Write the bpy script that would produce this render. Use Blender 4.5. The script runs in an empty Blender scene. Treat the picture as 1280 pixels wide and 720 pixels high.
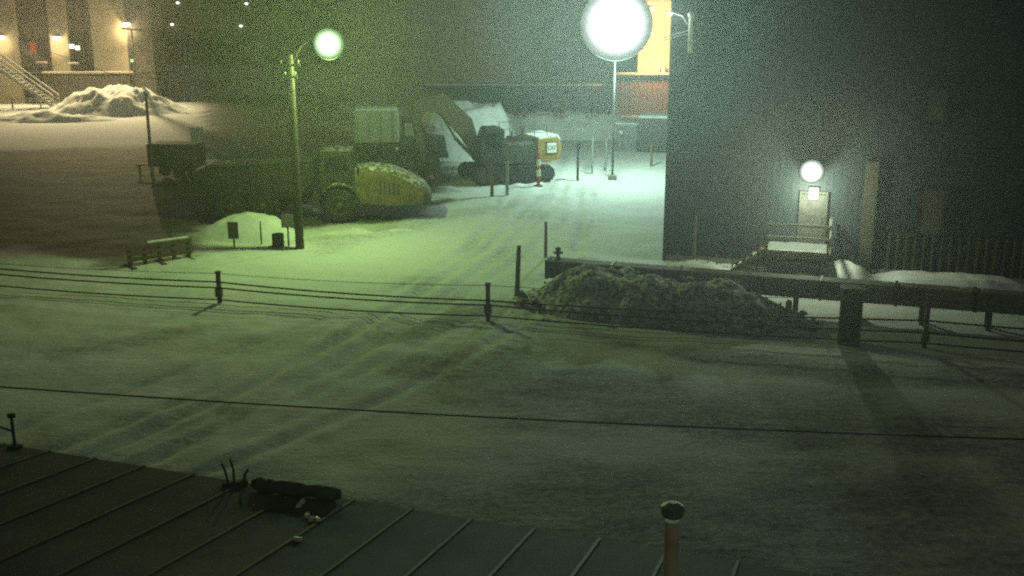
import bpy, math, random
import numpy as np
from mathutils import Vector, Matrix, noise as mnoise

R = math.radians
random.seed(7)
SC = bpy.context.scene
COL = SC.collection

# ---------------------------------------------------------------- camera
F = 1300.0                       # focal length in pixels of a 1280 wide picture
CAMZ = 10.0
TH = math.atan((360 - 30) / F)   # pitch below the horizon
cd = bpy.data.cameras.new('camera')
cam = bpy.data.objects.new('camera', cd)
COL.objects.link(cam)
cam.location = (0, 0, CAMZ)
cam.rotation_euler = (math.pi / 2 - TH, 0, 0)
cd.sensor_width = 36
cd.lens = 36 * F / 1280
cd.clip_end = 2000
cd.clip_start = 0.1
SC.camera = cam

# ---------------------------------------------------------------- sky: polar night
w = bpy.data.worlds.new('World')
SC.world = w
w.use_nodes = True
nt = w.node_tree
bg = nt.nodes['Background']
sky = nt.nodes.new('ShaderNodeTexSky')
sky.sky_type = 'NISHITA'
sky.sun_disc = False
sky.sun_elevation = R(-4.0)
sky.sun_rotation = R(150)
hs = nt.nodes.new('ShaderNodeHueSaturation')
hs.inputs['Saturation'].default_value = 0.08
hs.inputs['Value'].default_value = 2.5
nt.links.new(sky.outputs['Color'], hs.inputs['Color'])
tint = nt.nodes.new('ShaderNodeMix')          # olive tint added to the sky, greening the ambient light
tint.data_type = 'RGBA'
tint.blend_type = 'MULTIPLY'
tint.inputs['Factor'].default_value = 1.0
tint.inputs['B'].default_value = (0.95, 1.0, 0.72, 1)
nt.links.new(hs.outputs['Color'], tint.inputs['A'])
nt.links.new(tint.outputs['Result'], bg.inputs['Color'])
bg.inputs['Strength'].default_value = 0.15

# ---------------------------------------------------------------- exposure, sampling
SC.view_settings.view_transform = 'Standard'
SC.view_settings.look = 'None'
SC.view_settings.exposure = 1.5
SC.view_settings.gamma = 1.0
SC.cycles.use_denoising = False          # a dim webcam: the grain stays in
SC.cycles.use_adaptive_sampling = False
SC.cycles.max_bounces = 4
SC.cycles.diffuse_bounces = 2
SC.cycles.volume_bounces = 0
SC.cycles.sample_clamp_indirect = 0.25
SC.cycles.sample_clamp_direct = 0.8
SC.cycles.filter_width = 2.1
SC.cycles.use_light_tree = True

# ---------------------------------------------------------------- geometry helpers
def G(x, y):
    """height of the ground: level yard, then a hill climbing away"""
    t = y - 42.0
    z = 0.04 * (t if t > 8 else (0 if t < -8 else (t + 8) ** 2 / 32.0))
    if y > 120:
        z += 0.05 * (y - 120)
    return z

CT, ST = math.cos(TH), math.sin(TH)
def ray(px, py):
    dx, dy = (px - 640) / F, (360 - py) / F
    return Vector((dx, CT + dy * ST, -ST + dy * CT))
def P(px, py):
    """where the line of sight through a picture point meets the ground"""
    d = ray(px, py)
    t = 5.0
    while t < 400:
        p = Vector((0, 0, CAMZ)) + d * t
        if p.z < G(p.x, p.y):
            break
        t += 0.1
    return Vector((p.x, p.y, G(p.x, p.y)))
def PD(px, py, y):
    """point on the line of sight at the distance y"""
    d = ray(px, py)
    return Vector((0, 0, CAMZ)) + d * (y / d.y)
def S(p):
    """pixels per metre at a point"""
    return F / (p.y * CT - (p.z - CAMZ) * ST)

# ---------------------------------------------------------------- materials
MATS = {}
def mat(name, col, rough=0.7, metal=0.0, var=0.25, scale=3.0, dust=0.0, bump=0.0, spec=0.3):
    if name in MATS:
        return MATS[name]
    m = bpy.data.materials.new(name)
    m.use_nodes = True
    n = m.node_tree
    b = n.nodes['Principled BSDF']
    b.inputs['Roughness'].default_value = rough
    b.inputs['Metallic'].default_value = metal
    b.inputs['Specular IOR Level'].default_value = spec
    tc = n.nodes.new('ShaderNodeTexCoord')
    nz = n.nodes.new('ShaderNodeTexNoise')
    nz.inputs['Scale'].default_value = scale
    nz.inputs['Detail'].default_value = 6
    n.links.new(tc.outputs['Object'], nz.inputs['Vector'])
    cr = n.nodes.new('ShaderNodeValToRGB')
    cr.color_ramp.elements[0].position = 0.3
    cr.color_ramp.elements[1].position = 0.7
    cr.color_ramp.elements[0].color = (*[c * (1 - var) for c in col], 1)
    cr.color_ramp.elements[1].color = (*[min(1, c * (1 + var)) for c in col], 1)
    n.links.new(nz.outputs['Fac'], cr.inputs['Fac'])
    out = cr.outputs['Color']
    if dust > 0:                 # wind-blown snow caught on upward faces
        ge = n.nodes.new('ShaderNodeNewGeometry')
        sx = n.nodes.new('ShaderNodeSeparateXYZ')
        n.links.new(ge.outputs['Normal'], sx.inputs[0])
        nz2 = n.nodes.new('ShaderNodeTexNoise')
        nz2.inputs['Scale'].default_value = scale * 1.7
        nz2.inputs['Detail'].default_value = 8
        n.links.new(tc.outputs['Object'], nz2.inputs['Vector'])
        mr = n.nodes.new('ShaderNodeMapRange')
        mr.inputs['From Min'].default_value = 0.62 - dust * 0.35
        mr.inputs['From Max'].default_value = 0.78 - dust * 0.35
        n.links.new(nz2.outputs['Fac'], mr.inputs['Value'])
        up = n.nodes.new('ShaderNodeMapRange')
        up.inputs['From Min'].default_value = 0.35
        up.inputs['From Max'].default_value = 0.8
        n.links.new(sx.outputs['Z'], up.inputs['Value'])
        mu = n.nodes.new('ShaderNodeMath')
        mu.operation = 'MULTIPLY'
        n.links.new(mr.outputs['Result'], mu.inputs[0])
        n.links.new(up.outputs['Result'], mu.inputs[1])
        mx = n.nodes.new('ShaderNodeMix')
        mx.data_type = 'RGBA'
        n.links.new(mu.outputs[0], mx.inputs['Factor'])
        n.links.new(out, mx.inputs['A'])
        mx.inputs['B'].default_value = (0.7, 0.72, 0.74, 1)
        out = mx.outputs['Result']
    n.links.new(out, b.inputs['Base Color'])
    if bump > 0:
        bp = n.nodes.new('ShaderNodeBump')
        bp.inputs['Strength'].default_value = bump
        bp.inputs['Distance'].default_value = 0.1
        n.links.new(nz.outputs['Fac'], bp.inputs['Height'])
        n.links.new(bp.outputs['Normal'], b.inputs['Normal'])
    MATS[name] = m
    return m

def emit(name, col, strength):
    if name in MATS:
        return MATS[name]
    m = bpy.data.materials.new(name)
    m.use_nodes = True
    n = m.node_tree
    n.nodes.clear()
    e = n.nodes.new('ShaderNodeEmission')
    e.inputs['Color'].default_value = (*col, 1)
    e.inputs['Strength'].default_value = strength
    o = n.nodes.new('ShaderNodeOutputMaterial')
    n.links.new(e.outputs[0], o.inputs['Surface'])
    try:
        m.cycles.emission_sampling = 'NONE'   # the lamp object beside it does the lighting
    except Exception:
        pass
    MATS[name] = m
    return m

def glare_face(name, col, rad, axis, peak):
    """lamp face with its glare painted into the emission, fading towards the rim"""
    m = emit(name, col, peak)
    n = m.node_tree
    e = [k for k in n.nodes if k.type == 'EMISSION'][0]
    tc = n.nodes.new('ShaderNodeTexCoord')
    mp = n.nodes.new('ShaderNodeMapping')
    mp.inputs['Scale'].default_value = tuple(0 if a == axis else 1 / rad for a in 'XYZ')
    n.links.new(tc.outputs['Object'], mp.inputs['Vector'])
    ln = n.nodes.new('ShaderNodeVectorMath'); ln.operation = 'LENGTH'
    n.links.new(mp.outputs['Vector'], ln.inputs[0])
    mr = n.nodes.new('ShaderNodeMapRange'); mr.interpolation_type = 'SMOOTHSTEP'
    mr.inputs['From Min'].default_value = 0.12
    mr.inputs['From Max'].default_value = 1.0
    mr.inputs['To Min'].default_value = peak
    mr.inputs['To Max'].default_value = 0.07
    n.links.new(ln.outputs['Value'], mr.inputs['Value'])
    n.links.new(mr.outputs['Result'], e.inputs['Strength'])
    return m
SNOW = mat('snow', (0.72, 0.74, 0.76), 0.8, var=0.14, scale=1.3, bump=0.5)
GRAVEL = mat('gravel', (0.10, 0.088, 0.075), 0.95, var=0.5, scale=4.0, dust=0.6, bump=0.8)
YEL = mat('machine_yellow', (0.07, 0.056, 0.022), 0.65, var=0.4, scale=2.0, dust=0.35)
DARK = mat('dark_paint', (0.035, 0.036, 0.04), 0.6, var=0.3)
STEEL = mat('dark_steel', (0.06, 0.058, 0.055), 0.6, metal=0.3, var=0.3, dust=0.15)
RUBBER = mat('rubber', (0.022, 0.022, 0.023), 0.85, var=0.3, dust=0.15)
GLASS = mat('dark_glass', (0.012, 0.014, 0.016), 0.15, var=0.1, spec=0.5)
PALE = mat('pale_paint', (0.32, 0.32, 0.29), 0.6, var=0.15, scale=1.5)
WHITE = mat('white_paint', (0.75, 0.75, 0.72), 0.6, var=0.1)
GREY = mat('grey_metal', (0.24, 0.25, 0.25), 0.5, metal=0.2, var=0.2, dust=0.2)
WOOD = mat('weathered_wood', (0.13, 0.095, 0.065), 0.9, var=0.35, scale=6.0, bump=0.3, dust=0.1)
POLEW = mat('pole_wood', (0.055, 0.042, 0.03), 0.9, var=0.35, scale=5.0, bump=0.3)
CABLE = mat('black_cable', (0.012, 0.012, 0.012), 0.7, var=0.2)
WALLD = mat('dark_siding', (0.02, 0.028, 0.036), 0.65, var=0.18, scale=0.6)
WALLP = mat('brown_siding', (0.085, 0.07, 0.055), 0.7, var=0.2, scale=0.8)
BEIGE = mat('beige_wall', (0.42, 0.35, 0.25), 0.8, var=0.15, scale=0.8)
REDW = mat('red_brown_siding', (0.30, 0.13, 0.10), 0.7, var=0.2, scale=0.7)
TAN = mat('tan_wall', (0.70, 0.60, 0.42), 0.8, var=0.15)
ROOFM = mat('roof_metal', (0.085, 0.078, 0.066), 0.85, var=0.6, scale=1.2, dust=0.0, bump=0.1)
RIBM = mat('rib_metal', (0.095, 0.085, 0.07), 0.7, metal=0.0, var=0.3, scale=2.0)
UTIL = mat('utilidor_metal', (0.15, 0.135, 0.12), 0.75, var=0.4, scale=1.5, dust=0.1)
RED = mat('red_paint', (0.40, 0.06, 0.04), 0.6)
TARP = mat('dark_tarp', (0.09, 0.09, 0.085), 0.8, var=0.3, bump=0.6)

# ---------------------------------------------------------------- mesh builder
class MB:
    def __init__(s):
        s.v, s.f = [], []
    def add(s, vs, fs):
        o = len(s.v)
        s.v += [tuple(v) for v in vs]
        s.f += [tuple(i + o for i in f) for f in fs]
        return s
    def box(s, c, d, m=None, ch=0.0):
        """box with optional chamfered vertical and top edges"""
        hx, hy, hz = d[0] / 2, d[1] / 2, d[2] / 2
        if ch <= 0:
            vs = [(x * hx, y * hy, z * hz) for z in (-1, 1) for (x, y) in ((-1, -1), (1, -1), (1, 1), (-1, 1))]
            fs = [(3, 2, 1, 0), (4, 5, 6, 7)] + [(i, (i + 1) % 4, 4 + (i + 1) % 4, 4 + i) for i in range(4)]
        else:
            def ring(ix, iy, z, k):
                a, b = hx - ix, hy - iy
                k = min(k, a * .9, b * .9)
                return [(-a + k, -b, z), (a - k, -b, z), (a, -b + k, z), (a, b - k, z), (a - k, b, z), (-a + k, b, z), (-a, b - k, z), (-a, -b + k, z)]
            vs = ring(0, 0, -hz, ch) + ring(0, 0, hz - ch, ch) + ring(ch, ch, hz, ch)
            fs = [tuple(range(7, -1, -1)), tuple(range(16, 24))]
            for r in (0, 8):
                fs += [(r + i, r + (i + 1) % 8, r + 8 + (i + 1) % 8, r + 8 + i) for i in range(8)]
        M = (m.to_4x4() if m is not None else Matrix.Identity(4))
        c = Vector(c)
        return s.add([M @ Vector(v) + c for v in vs], fs)
    def bar(s, a, b, w, h=None):
        """rectangular bar from a to b"""
        a, b = Vector(a), Vector(b)
        h = w if h is None else h
        d = (b - a)
        L = d.length
        q = d.to_track_quat('X', 'Z').to_matrix()
        return s.box((a + b) / 2, (L, w, h), q)
    def tube(s, pts, r, n=8, cap=True):
        pts = [Vector(p) for p in pts]
        rs = r if isinstance(r, (list, tuple)) else [r] * len(pts)
        vs, fs = [], []
        for i, p in enumerate(pts):
            d = (pts[min(i + 1, len(pts) - 1)] - pts[max(i - 1, 0)]).normalized()
            up = Vector((0, 0, 1)) if abs(d.z) < .95 else Vector((1, 0, 0))
            u = d.cross(up).normalized()
            v = u.cross(d).normalized()
            for k in range(n):
                a = 2 * math.pi * k / n
                vs.append(p + (u * math.cos(a) + v * math.sin(a)) * rs[i])
        for i in range(len(pts) - 1):
            for k in range(n):
                fs.append((i * n + k, i * n + (k + 1) % n, (i + 1) * n + (k + 1) % n, (i + 1) * n + k))
        if cap:
            fs.append(tuple(range(n - 1, -1, -1)))
            fs.append(tuple(range((len(pts) - 1) * n, len(pts) * n)))
        return s.add(vs, fs)
    def prism(s, prof, y0, y1):
        """profile in x,z pulled along y"""
        n = len(prof)
        vs = [(x, y0, z) for x, z in prof] + [(x, y1, z) for x, z in prof]
        fs = [tuple(range(n)), tuple(range(2 * n - 1, n - 1, -1))]
        fs += [(i, n + i, n + (i + 1) % n, (i + 1) % n) for i in range(n)]
        return s.add(vs, fs)
    def lathe(s, prof, c=(0, 0, 0), axis='Z', n=20):
        """profile of (radius, height)"""
        vs, fs = [], []
        for r, h in prof:
            for k in range(n):
                a = 2 * math.pi * k / n
                x, y = r * math.cos(a), r * math.sin(a)
                vs.append(Vector((x, y, h)) if axis == 'Z' else Vector((x, h, y)))
        m = len(prof)
        for i in range(m - 1):
            for k in range(n):
                fs.append((i * n + k, i * n + (k + 1) % n, (i + 1) * n + (k + 1) % n, (i + 1) * n + k))
        fs.append(tuple(range(n - 1, -1, -1)))
        fs.append(tuple(range((m - 1) * n, m * n)))
        c = Vector(c)
        return s.add([v + c for v in vs], fs)
    def mesh(s, name):
        me = bpy.data.meshes.new(name)
        me.from_pydata(s.v, [], s.f)
        me.validate()
        import bmesh
        bm = bmesh.new()
        bm.from_mesh(me)
        bmesh.ops.recalc_face_normals(bm, faces=bm.faces)
        bm.to_mesh(me)
        bm.free()
        return me
    def build(s, name, m, parent=None, loc=None, rz=0, smooth=False):
        me = s.mesh(name)
        me.materials.append(m)
        if smooth:
            for p in me.polygons:
                p.use_smooth = True
        o = bpy.data.objects.new(name, me)
        COL.objects.link(o)
        if parent is not None:
            o.parent = parent
        if loc is not None:
            o.location = loc
        o.rotation_euler.z = rz
        return o

def tag(o, label, cat, group=None):
    o['label'] = label
    o['category'] = cat
    if group:
        o['group'] = group
    return o
def thing(name, label, cat, loc=(0, 0, 0), rz=0, group=None):
    o = bpy.data.objects.new(name, None)
    COL.objects.link(o)
    o.empty_display_size = 0.3
    o.location = loc
    o.rotation_euler.z = rz
    return tag(o, label, cat, group)
def part(me_or_obj, parent, loc=(0, 0, 0), rz=0):
    """a copy of a part that shares its mesh"""
    c = me_or_obj.copy()
    COL.objects.link(c)
    c.parent = parent
    c.location = loc
    c.rotation_euler.z = rz
    return c
def lamp(name, kind, parent, loc, power, col, size=0.2, aim=None, cone=120, blend=0.6):
    ld = bpy.data.lights.new(name, kind)
    ld.energy = power
    ld.color = col
    ld.shadow_soft_size = size
    if kind == 'SPOT':
        ld.spot_size = R(cone)
        ld.spot_blend = blend
    o = bpy.data.objects.new(name, ld)
    COL.objects.link(o)
    o.parent = parent
    o.location = loc
    if aim is not None:
        o.rotation_euler = Vector(aim).to_track_quat('-Z', 'Y').to_euler()
    return o

# ================================================================= GROUND
U = R(-17.6)                      # the yard's grid: walls, fence and roof run this way
UX, UY = math.cos(U), math.sin(U)

def pip(poly, X, Y):
    """signed distance to a polygon on the ground (negative inside)"""
    n = len(poly)
    dist = np.full(X.shape, 1e9)
    ins = np.zeros(X.shape, bool)
    for i in range(n):
        ax, ay = poly[i]
        bx, by = poly[(i + 1) % n]
        ex, ey = bx - ax, by - ay
        t = np.clip(((X - ax) * ex + (Y - ay) * ey) / (ex * ex + ey * ey + 1e-9), 0, 1)
        dist = np.minimum(dist, np.hypot(X - ax - t * ex, Y - ay - t * ey))
        c = ((ay > Y) != (by > Y)) & (X < (bx - ax) * (Y - ay) / (by - ay + 1e-12) + ax)
        ins ^= c
    return np.where(ins, -dist, dist)

def gpoly(pts):
    return [(P(x, y).x, P(x, y).y) for x, y in pts]

def axis(lo, hi, near_lo, near_hi, fine, coarse):
    a, x = [], lo
    while x < hi:
        a.append(x)
        if near_lo <= x <= near_hi:
            x += fine
        else:
            d = (near_lo - x) if x < near_lo else (x - near_hi)
            x += min(coarse, fine + 0.12 * d)
    return np.array(a + [hi])

def build_ground():
    xs = axis(-190, 190, -22, 20, 0.16, 8)
    ys = axis(-40, 330, 10, 66, 0.17, 8)
    X, Y = np.meshgrid(xs, ys)
    t = Y - 42
    Z = 0.04 * np.where(t > 8, t, np.where(t < -8, 0, (t + 8) ** 2 / 32))
    Z += np.where(Y > 120, 0.05 * (Y - 120), 0)
    rng = np.random.RandomState(3)
    # wind-packed ripples, ruts along the road
    r = np.zeros_like(Z)
    for k in range(46):
        wl = rng.uniform(0.6, 4.5)
        an = rng.uniform(0, math.pi)
        r += (0.0022 * wl ** 0.45) * np.sin((X * math.cos(an) + Y * math.sin(an)) * 2 * math.pi / wl + rng.uniform(0, 7) + 0.8 * np.sin(X * .31 + Y * .23 + k))
    def rut(pts, wdt, dep):
        nonlocal r
        d = np.full(X.shape, 1e9)
        for (ax, ay), (bx, by) in zip(pts[:-1], pts[1:]):
            ex, ey = bx - ax, by - ay
            tt = np.clip(((X - ax) * ex + (Y - ay) * ey) / (ex * ex + ey * ey), 0, 1)
            d = np.minimum(d, np.hypot(X - ax - tt * ex, Y - ay - tt * ey))
        r += -dep * np.exp(-(d / wdt) ** 2) + dep * 0.55 * np.exp(-((d - 2 * wdt) / wdt) ** 2)
        return d
    tracks = []
    for off in np.linspace(-5.5, 5.5, 9):
        o = off + rng.uniform(-.5, .5)
        pts = []
        for k in range(14):
            yy = 14 + k * 4.5
            xx = -16 + 0.0 * yy + 22 * (1 - math.exp(-(yy - 14) / 26.0)) + o * (0.8 + .4 * math.sin(k * .5 + off)) * .62
            pts.append((xx, yy))
        tracks.append(rut(pts, 0.24, 0.05 * rng.uniform(.5, 1.4)))
    Z = Z + r * np.where(Y > 75, 0.5, 1.0)
    # darkening mask: snow worn off by driving, and patches of painted shade
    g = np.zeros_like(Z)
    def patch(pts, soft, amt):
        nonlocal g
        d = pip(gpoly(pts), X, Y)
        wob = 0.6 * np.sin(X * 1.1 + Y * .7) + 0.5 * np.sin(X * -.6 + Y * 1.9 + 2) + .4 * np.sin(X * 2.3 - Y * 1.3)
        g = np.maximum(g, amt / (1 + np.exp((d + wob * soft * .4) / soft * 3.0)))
    patch([(-120, 192), (60, 186), (185, 184), (250, 205), (400, 262), (560, 250), (540, 272), (400, 286), (245, 284), (238, 320), (150, 332), (60, 318), (-120, 300)], 1.3, 0.97)  # shadow over the left yard, painted as dark ground
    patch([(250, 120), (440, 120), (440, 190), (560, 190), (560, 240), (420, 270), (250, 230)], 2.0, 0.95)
    patch([(690, 395), (830, 432), (1000, 448), (1300, 468), (1300, 490), (1050, 482), (860, 455), (730, 425)], 0.5, 0.55)  # shadow of the raised duct, put into the snow colour
    patch([(500, 440), (640, 432), (800, 470), (1300, 520), (1300, 600), (900, 560), (620, 520), (480, 470)], 1.6, 0.55)  # wide shadow wedge in front of the duct, painted darker
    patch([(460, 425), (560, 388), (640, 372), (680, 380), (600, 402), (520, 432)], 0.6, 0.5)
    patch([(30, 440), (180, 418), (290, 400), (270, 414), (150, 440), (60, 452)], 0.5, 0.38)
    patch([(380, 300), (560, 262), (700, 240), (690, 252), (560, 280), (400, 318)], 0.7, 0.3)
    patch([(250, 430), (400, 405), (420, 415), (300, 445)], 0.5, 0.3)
    patch([(500, 590), (1300, 560), (1300, 760), (400, 760)], 2.5, 0.5)  # near ground painted darker where the lamps reach only weakly
    patch([(-100, 540), (300, 590), (700, 690), (700, 800), (-100, 800)], 1.2, 0.6)  # the same painted dimness at the near left
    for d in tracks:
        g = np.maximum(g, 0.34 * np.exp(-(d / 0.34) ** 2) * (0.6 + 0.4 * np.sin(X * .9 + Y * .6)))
    ny, nx = X.shape
    co = np.stack([X, Y, Z], -1).reshape(-1, 3)
    i = np.arange(ny * nx).reshape(ny, nx)
    q = np.stack([i[:-1, :-1], i[:-1, 1:], i[1:, 1:], i[1:, :-1]], -1).reshape(-1, 4)
    me = bpy.data.meshes.new('ground')
    me.vertices.add(len(co)); me.vertices.foreach_set('co', co.ravel())
    me.loops.add(q.size); me.loops.foreach_set('vertex_index', q.ravel().astype(np.int32))
    me.polygons.add(len(q))
    me.polygons.foreach_set('loop_start', (np.arange(len(q)) * 4).astype(np.int32))
    me.polygons.foreach_set('loop_total', np.full(len(q), 4, np.int32))
    me.polygons.foreach_set('use_smooth', np.ones(len(q), bool))
    me.update()
    at = me.attributes.new('grit_shade', 'FLOAT', 'POINT')
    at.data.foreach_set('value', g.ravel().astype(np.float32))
    m = bpy.data.materials.new('packed_snow_grit_shade')
    m.use_nodes = True
    n = m.node_tree
    b = n.nodes['Principled BSDF']
    b.inputs['Roughness'].default_value = 0.75
    b.inputs['Specular IOR Level'].default_value = 0.25
    geo = n.nodes.new('ShaderNodeNewGeometry')
    def noise(scale, det, vec, rough=.6):
        z = n.nodes.new('ShaderNodeTexNoise')
        z.inputs['Scale'].default_value = scale
        z.inputs['Detail'].default_value = det
        z.inputs['Roughness'].default_value = rough
        n.links.new(vec, z.inputs['Vector'])
        return z.outputs['Fac']
    mp = n.nodes.new('ShaderNodeMapping')
    mp.inputs['Rotation'].default_value = (0, 0, R(-38))
    mp.inputs['Scale'].default_value = (0.35, 1.6, 1)
    n.links.new(geo.outputs['Position'], mp.inputs['Vector'])
    big = noise(0.22, 5, mp.outputs['Vector'])
    mid = noise(1.6, 8, mp.outputs['Vector'], .65)
    fine = noise(5.0, 8, geo.outputs['Position'], .7)
    a = n.nodes.new('ShaderNodeAttribute'); a.attribute_name = 'grit_shade'
    def math_(op, x, y):
        k = n.nodes.new('ShaderNodeMath'); k.operation = op
        for j, v in enumerate((x, y)):
            if isinstance(v, (int, float)): k.inputs[j].default_value = v
            else: n.links.new(v, k.inputs[j])
        return k.outputs[0]
    s1 = math_('ADD', math_('MULTIPLY', math_('SUBTRACT', big, 0.5), 0.4), math_('MULTIPLY', math_('SUBTRACT', mid, 0.5), 0.9))
    s2 = math_('ADD', s1, math_('MULTIPLY', math_('SUBTRACT', fine, 0.5), 1.5))
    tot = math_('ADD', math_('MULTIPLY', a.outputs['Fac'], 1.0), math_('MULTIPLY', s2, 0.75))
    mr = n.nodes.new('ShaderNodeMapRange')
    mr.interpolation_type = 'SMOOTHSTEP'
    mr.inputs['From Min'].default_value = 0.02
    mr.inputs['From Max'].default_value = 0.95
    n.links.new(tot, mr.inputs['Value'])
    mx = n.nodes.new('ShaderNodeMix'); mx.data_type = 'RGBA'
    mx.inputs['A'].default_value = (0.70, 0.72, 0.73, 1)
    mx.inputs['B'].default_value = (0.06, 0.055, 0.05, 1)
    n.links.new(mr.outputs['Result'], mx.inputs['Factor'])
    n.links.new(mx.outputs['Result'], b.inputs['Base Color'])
    bp = n.nodes.new('ShaderNodeBump')
    bp.inputs['Strength'].default_value = 0.35
    bp.inputs['Distance'].default_value = 0.12
    n.links.new(math_('ADD', fine, mid), bp.inputs['Height'])
    n.links.new(bp.outputs['Normal'], b.inputs['Normal'])
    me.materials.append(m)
    o = bpy.data.objects.new('ground', me)
    COL.objects.link(o)
    o['kind'] = 'structure'
    return o
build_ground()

# lumpy heaps -------------------------------------------------------------
def heap(name, label, cat, c, rx, ry, h, m, rz=0, seed=0, rough=0.25, nx=44, ny=30, power=1.3, flat=0.0, group=None):
    vs, fs = [], []
    for j in range(ny + 1):
        for i in range(nx + 1):
            u, v = -1 + 2 * i / nx, -1 + 2 * j / ny
            d = math.hypot(u, v)
            k = max(0.0, 1 - d ** 2) ** power
            if flat > 0:
                k = min(1.0, k / (1 - flat))
            q = Vector((u * rx * .55, v * ry * .55, seed * 7.3))
            nz = mnoise.fractal(q, 1.0, 2.0, 4)
            nz2 = mnoise.fractal(q * 3.1, 1.0, 2.0, 3)
            z = h * k * (1 + rough * nz) + h * 0.22 * rough * nz2 * min(1, 3 * k)
            x, y = u * rx, v * ry
            X = c[0] + x * math.cos(rz) - y * math.sin(rz)
            Y = c[1] + x * math.sin(rz) + y * math.cos(rz)
            vs.append((X - c[0], Y - c[1], z - 0.16 + G(X, Y) - G(c[0], c[1])))
    for j in range(ny):
        for i in range(nx):
            a = j * (nx + 1) + i
            fs.append((a, a + 1, a + nx + 2, a + nx + 1))
    # skirt down and a floor, so that the heap is a closed body
    ring = [i for i in range(nx + 1)] + [j * (nx + 1) + nx for j in range(1, ny + 1)] + [ny * (nx + 1) + i for i in range(nx - 1, -1, -1)] + [j * (nx + 1) for j in range(ny - 1, 0, -1)]
    o0 = len(vs)
    for k in ring:
        x, y, z = vs[k]
        vs.append((x, y, z - 0.25))
    for k in range(len(ring)):
        fs.append((ring[k], o0 + k, o0 + (k + 1) % len(ring), ring[(k + 1) % len(ring)]))
    fs.append(tuple(range(o0, o0 + len(ring))))
    mb = MB(); mb.v, mb.f = vs, fs
    o = mb.build(name, m, None, (c[0], c[1], G(c[0], c[1])), 0, smooth=True)
    return tag(o, label, cat, group)

# ================================================================= DARK WAREHOUSE (right)
def siding_panel_mesh(wd, h, pitch=0.3, dep=0.035):
    """one sheet of trapezoidal siding, wide along x, facing -y"""
    mb = MB()
    n = max(1, round(wd / pitch))
    p = wd / n
    xs, ds = [], []
    for k in range(n):
        x = -wd / 2 + k * p
        xs += [x, x + p * .55, x + p * .65, x + p * .9]
        ds += [0, 0, -dep, -dep]
    xs.append(wd / 2); ds.append(0)
    vs = [(x, d, 0) for x, d in zip(xs, ds)] + [(x, d, h) for x, d in zip(xs, ds)]
    m = len(xs)
    fs = [(i, i + 1, m + i + 1, m + i) for i in range(m - 1)]
    vs += [(-wd / 2, .03, 0), (wd / 2, .03, 0), (wd / 2, .03, h), (-wd / 2, .03, h)]
    b = 2 * m
    fs += [(b + 1, b, b + 3, b + 2), (0, m, b + 3, b), (m - 1, b + 1, b + 2, 2 * m - 1)]
    mb.v, mb.f = vs, fs
    return mb

WH0 = P(831, 325)
wh = thing('dark_warehouse', 'tall dark metal-sided warehouse with a lamp over its door', 'building', (WH0.x, WH0.y, -0.1), U)
WL, WDP, WHH = 26.0, 20.0, 13.0
mb = MB()
mb.box((WL / 2, .05 + WDP / 2, WHH / 2), (WL, WDP, WHH)).build('wall', WALLD, wh)
sp = None
PWD = 1.3
npan = int(WL / PWD)
for k in range(npan):
    if sp is None:
        sp = siding_panel_mesh(PWD - .004, WHH - .5, .26, .003).build('siding_panel', WALLD, wh, (PWD * (k + .5), 0, .45))
    else:
        part(sp, wh, (PWD * (k + .5), 0, .45))
MB().box((WL / 2, -.03, .22), (WL + .02, .1, .44)).build('plinth', mat('concrete', (.2, .19, .18), .9, bump=.3), wh)
MB().box((-.03, -.035, WHH / 2), (.12, .16, WHH)).build('corner_trim', WALLD, wh)
def wall_local(px, py, off=0.0):
    """warehouse-local x,z of a picture point on its front wall plane moved out by off"""
    d = ray(px, py)
    nrm = Vector((-UY, UX, 0))         # into the building
    o = Vector((WH0.x, WH0.y, 0)) - nrm * off
    t = (o - Vector((0, 0, CAMZ))).dot(nrm) / d.dot(nrm)
    p = Vector((0, 0, CAMZ)) + d * t
    r = p - Vector((WH0.x, WH0.y, -0.1))
    return r.x * UX + r.y * UY, r.z
# pale-brown pilaster
x0, z0 = wall_local(1080, 240); x1, _ = wall_local(1096, 240)
MB().box(((x0 + x1) / 2, -.10, 2.4), (x1 - x0, .2, 4.8)).build('pilaster', WALLP, wh)
# shuttered openings
for (ax, ay, bx, by) in ((1146, 236, 1176, 292), (1152, 112, 1180, 156)):
    xa, za = wall_local(ax, ay); xb, zb = wall_local(bx, by)
    f = MB().box(((xa + xb) / 2, -.06, (za + zb) / 2), (xb - xa, .06, za - zb)).build('shutter', WALLP, wh)
    fr = MB()
    for sx in (-1, 1):
        fr.box(((xa + xb) / 2 + sx * (xb - xa) / 2, -.09, (za + zb) / 2), (.09, .12, za - zb + .1))
    for sz in (-1, 1):
        fr.box(((xa + xb) / 2, -.09, (za + zb) / 2 + sz * ((za - zb) / 2 + .045)), (xb - xa - .1, .116, .09))
    fr.build('frame', WALLD, f)
# skirting of pale battens low on the wall, right of the pilaster
xa, za = wall_local(1112, 290); xb, zb = wall_local(1290, 345)
bt = None
for k in range(26):
    x = xa + k * .33
    if bt is None:
        bt = MB().box((0, 0, 0), (.09, .05, za - .5)).build('batten', WALLP, wh, (x, -.075, .47 + (za - .5) / 2))
    else:
        part(bt, wh, (x, -.075, .47 + (za - .5) / 2))
# door over the landing
xd, zd = wall_local(1017, 252)
DECKZ = 1.25
door = MB().box((xd, -.07, DECKZ + .1 + 1.0), (.95, .06, 2.0)).build('door', STEEL, wh)
MB().box((xd + .36, -.12, DECKZ + 1.1), (.05, .06, .16)).build('handle', STEEL, door)
fr = MB()
for sx in (-1, 1):
    fr.box((xd + sx * .52, -.08, DECKZ + 1.12), (.08, .12, 2.08))
fr.box((xd, -.083, DECKZ + 2.2), (1.12, .12, .08))
fr.build('frame', STEEL, door)

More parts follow.
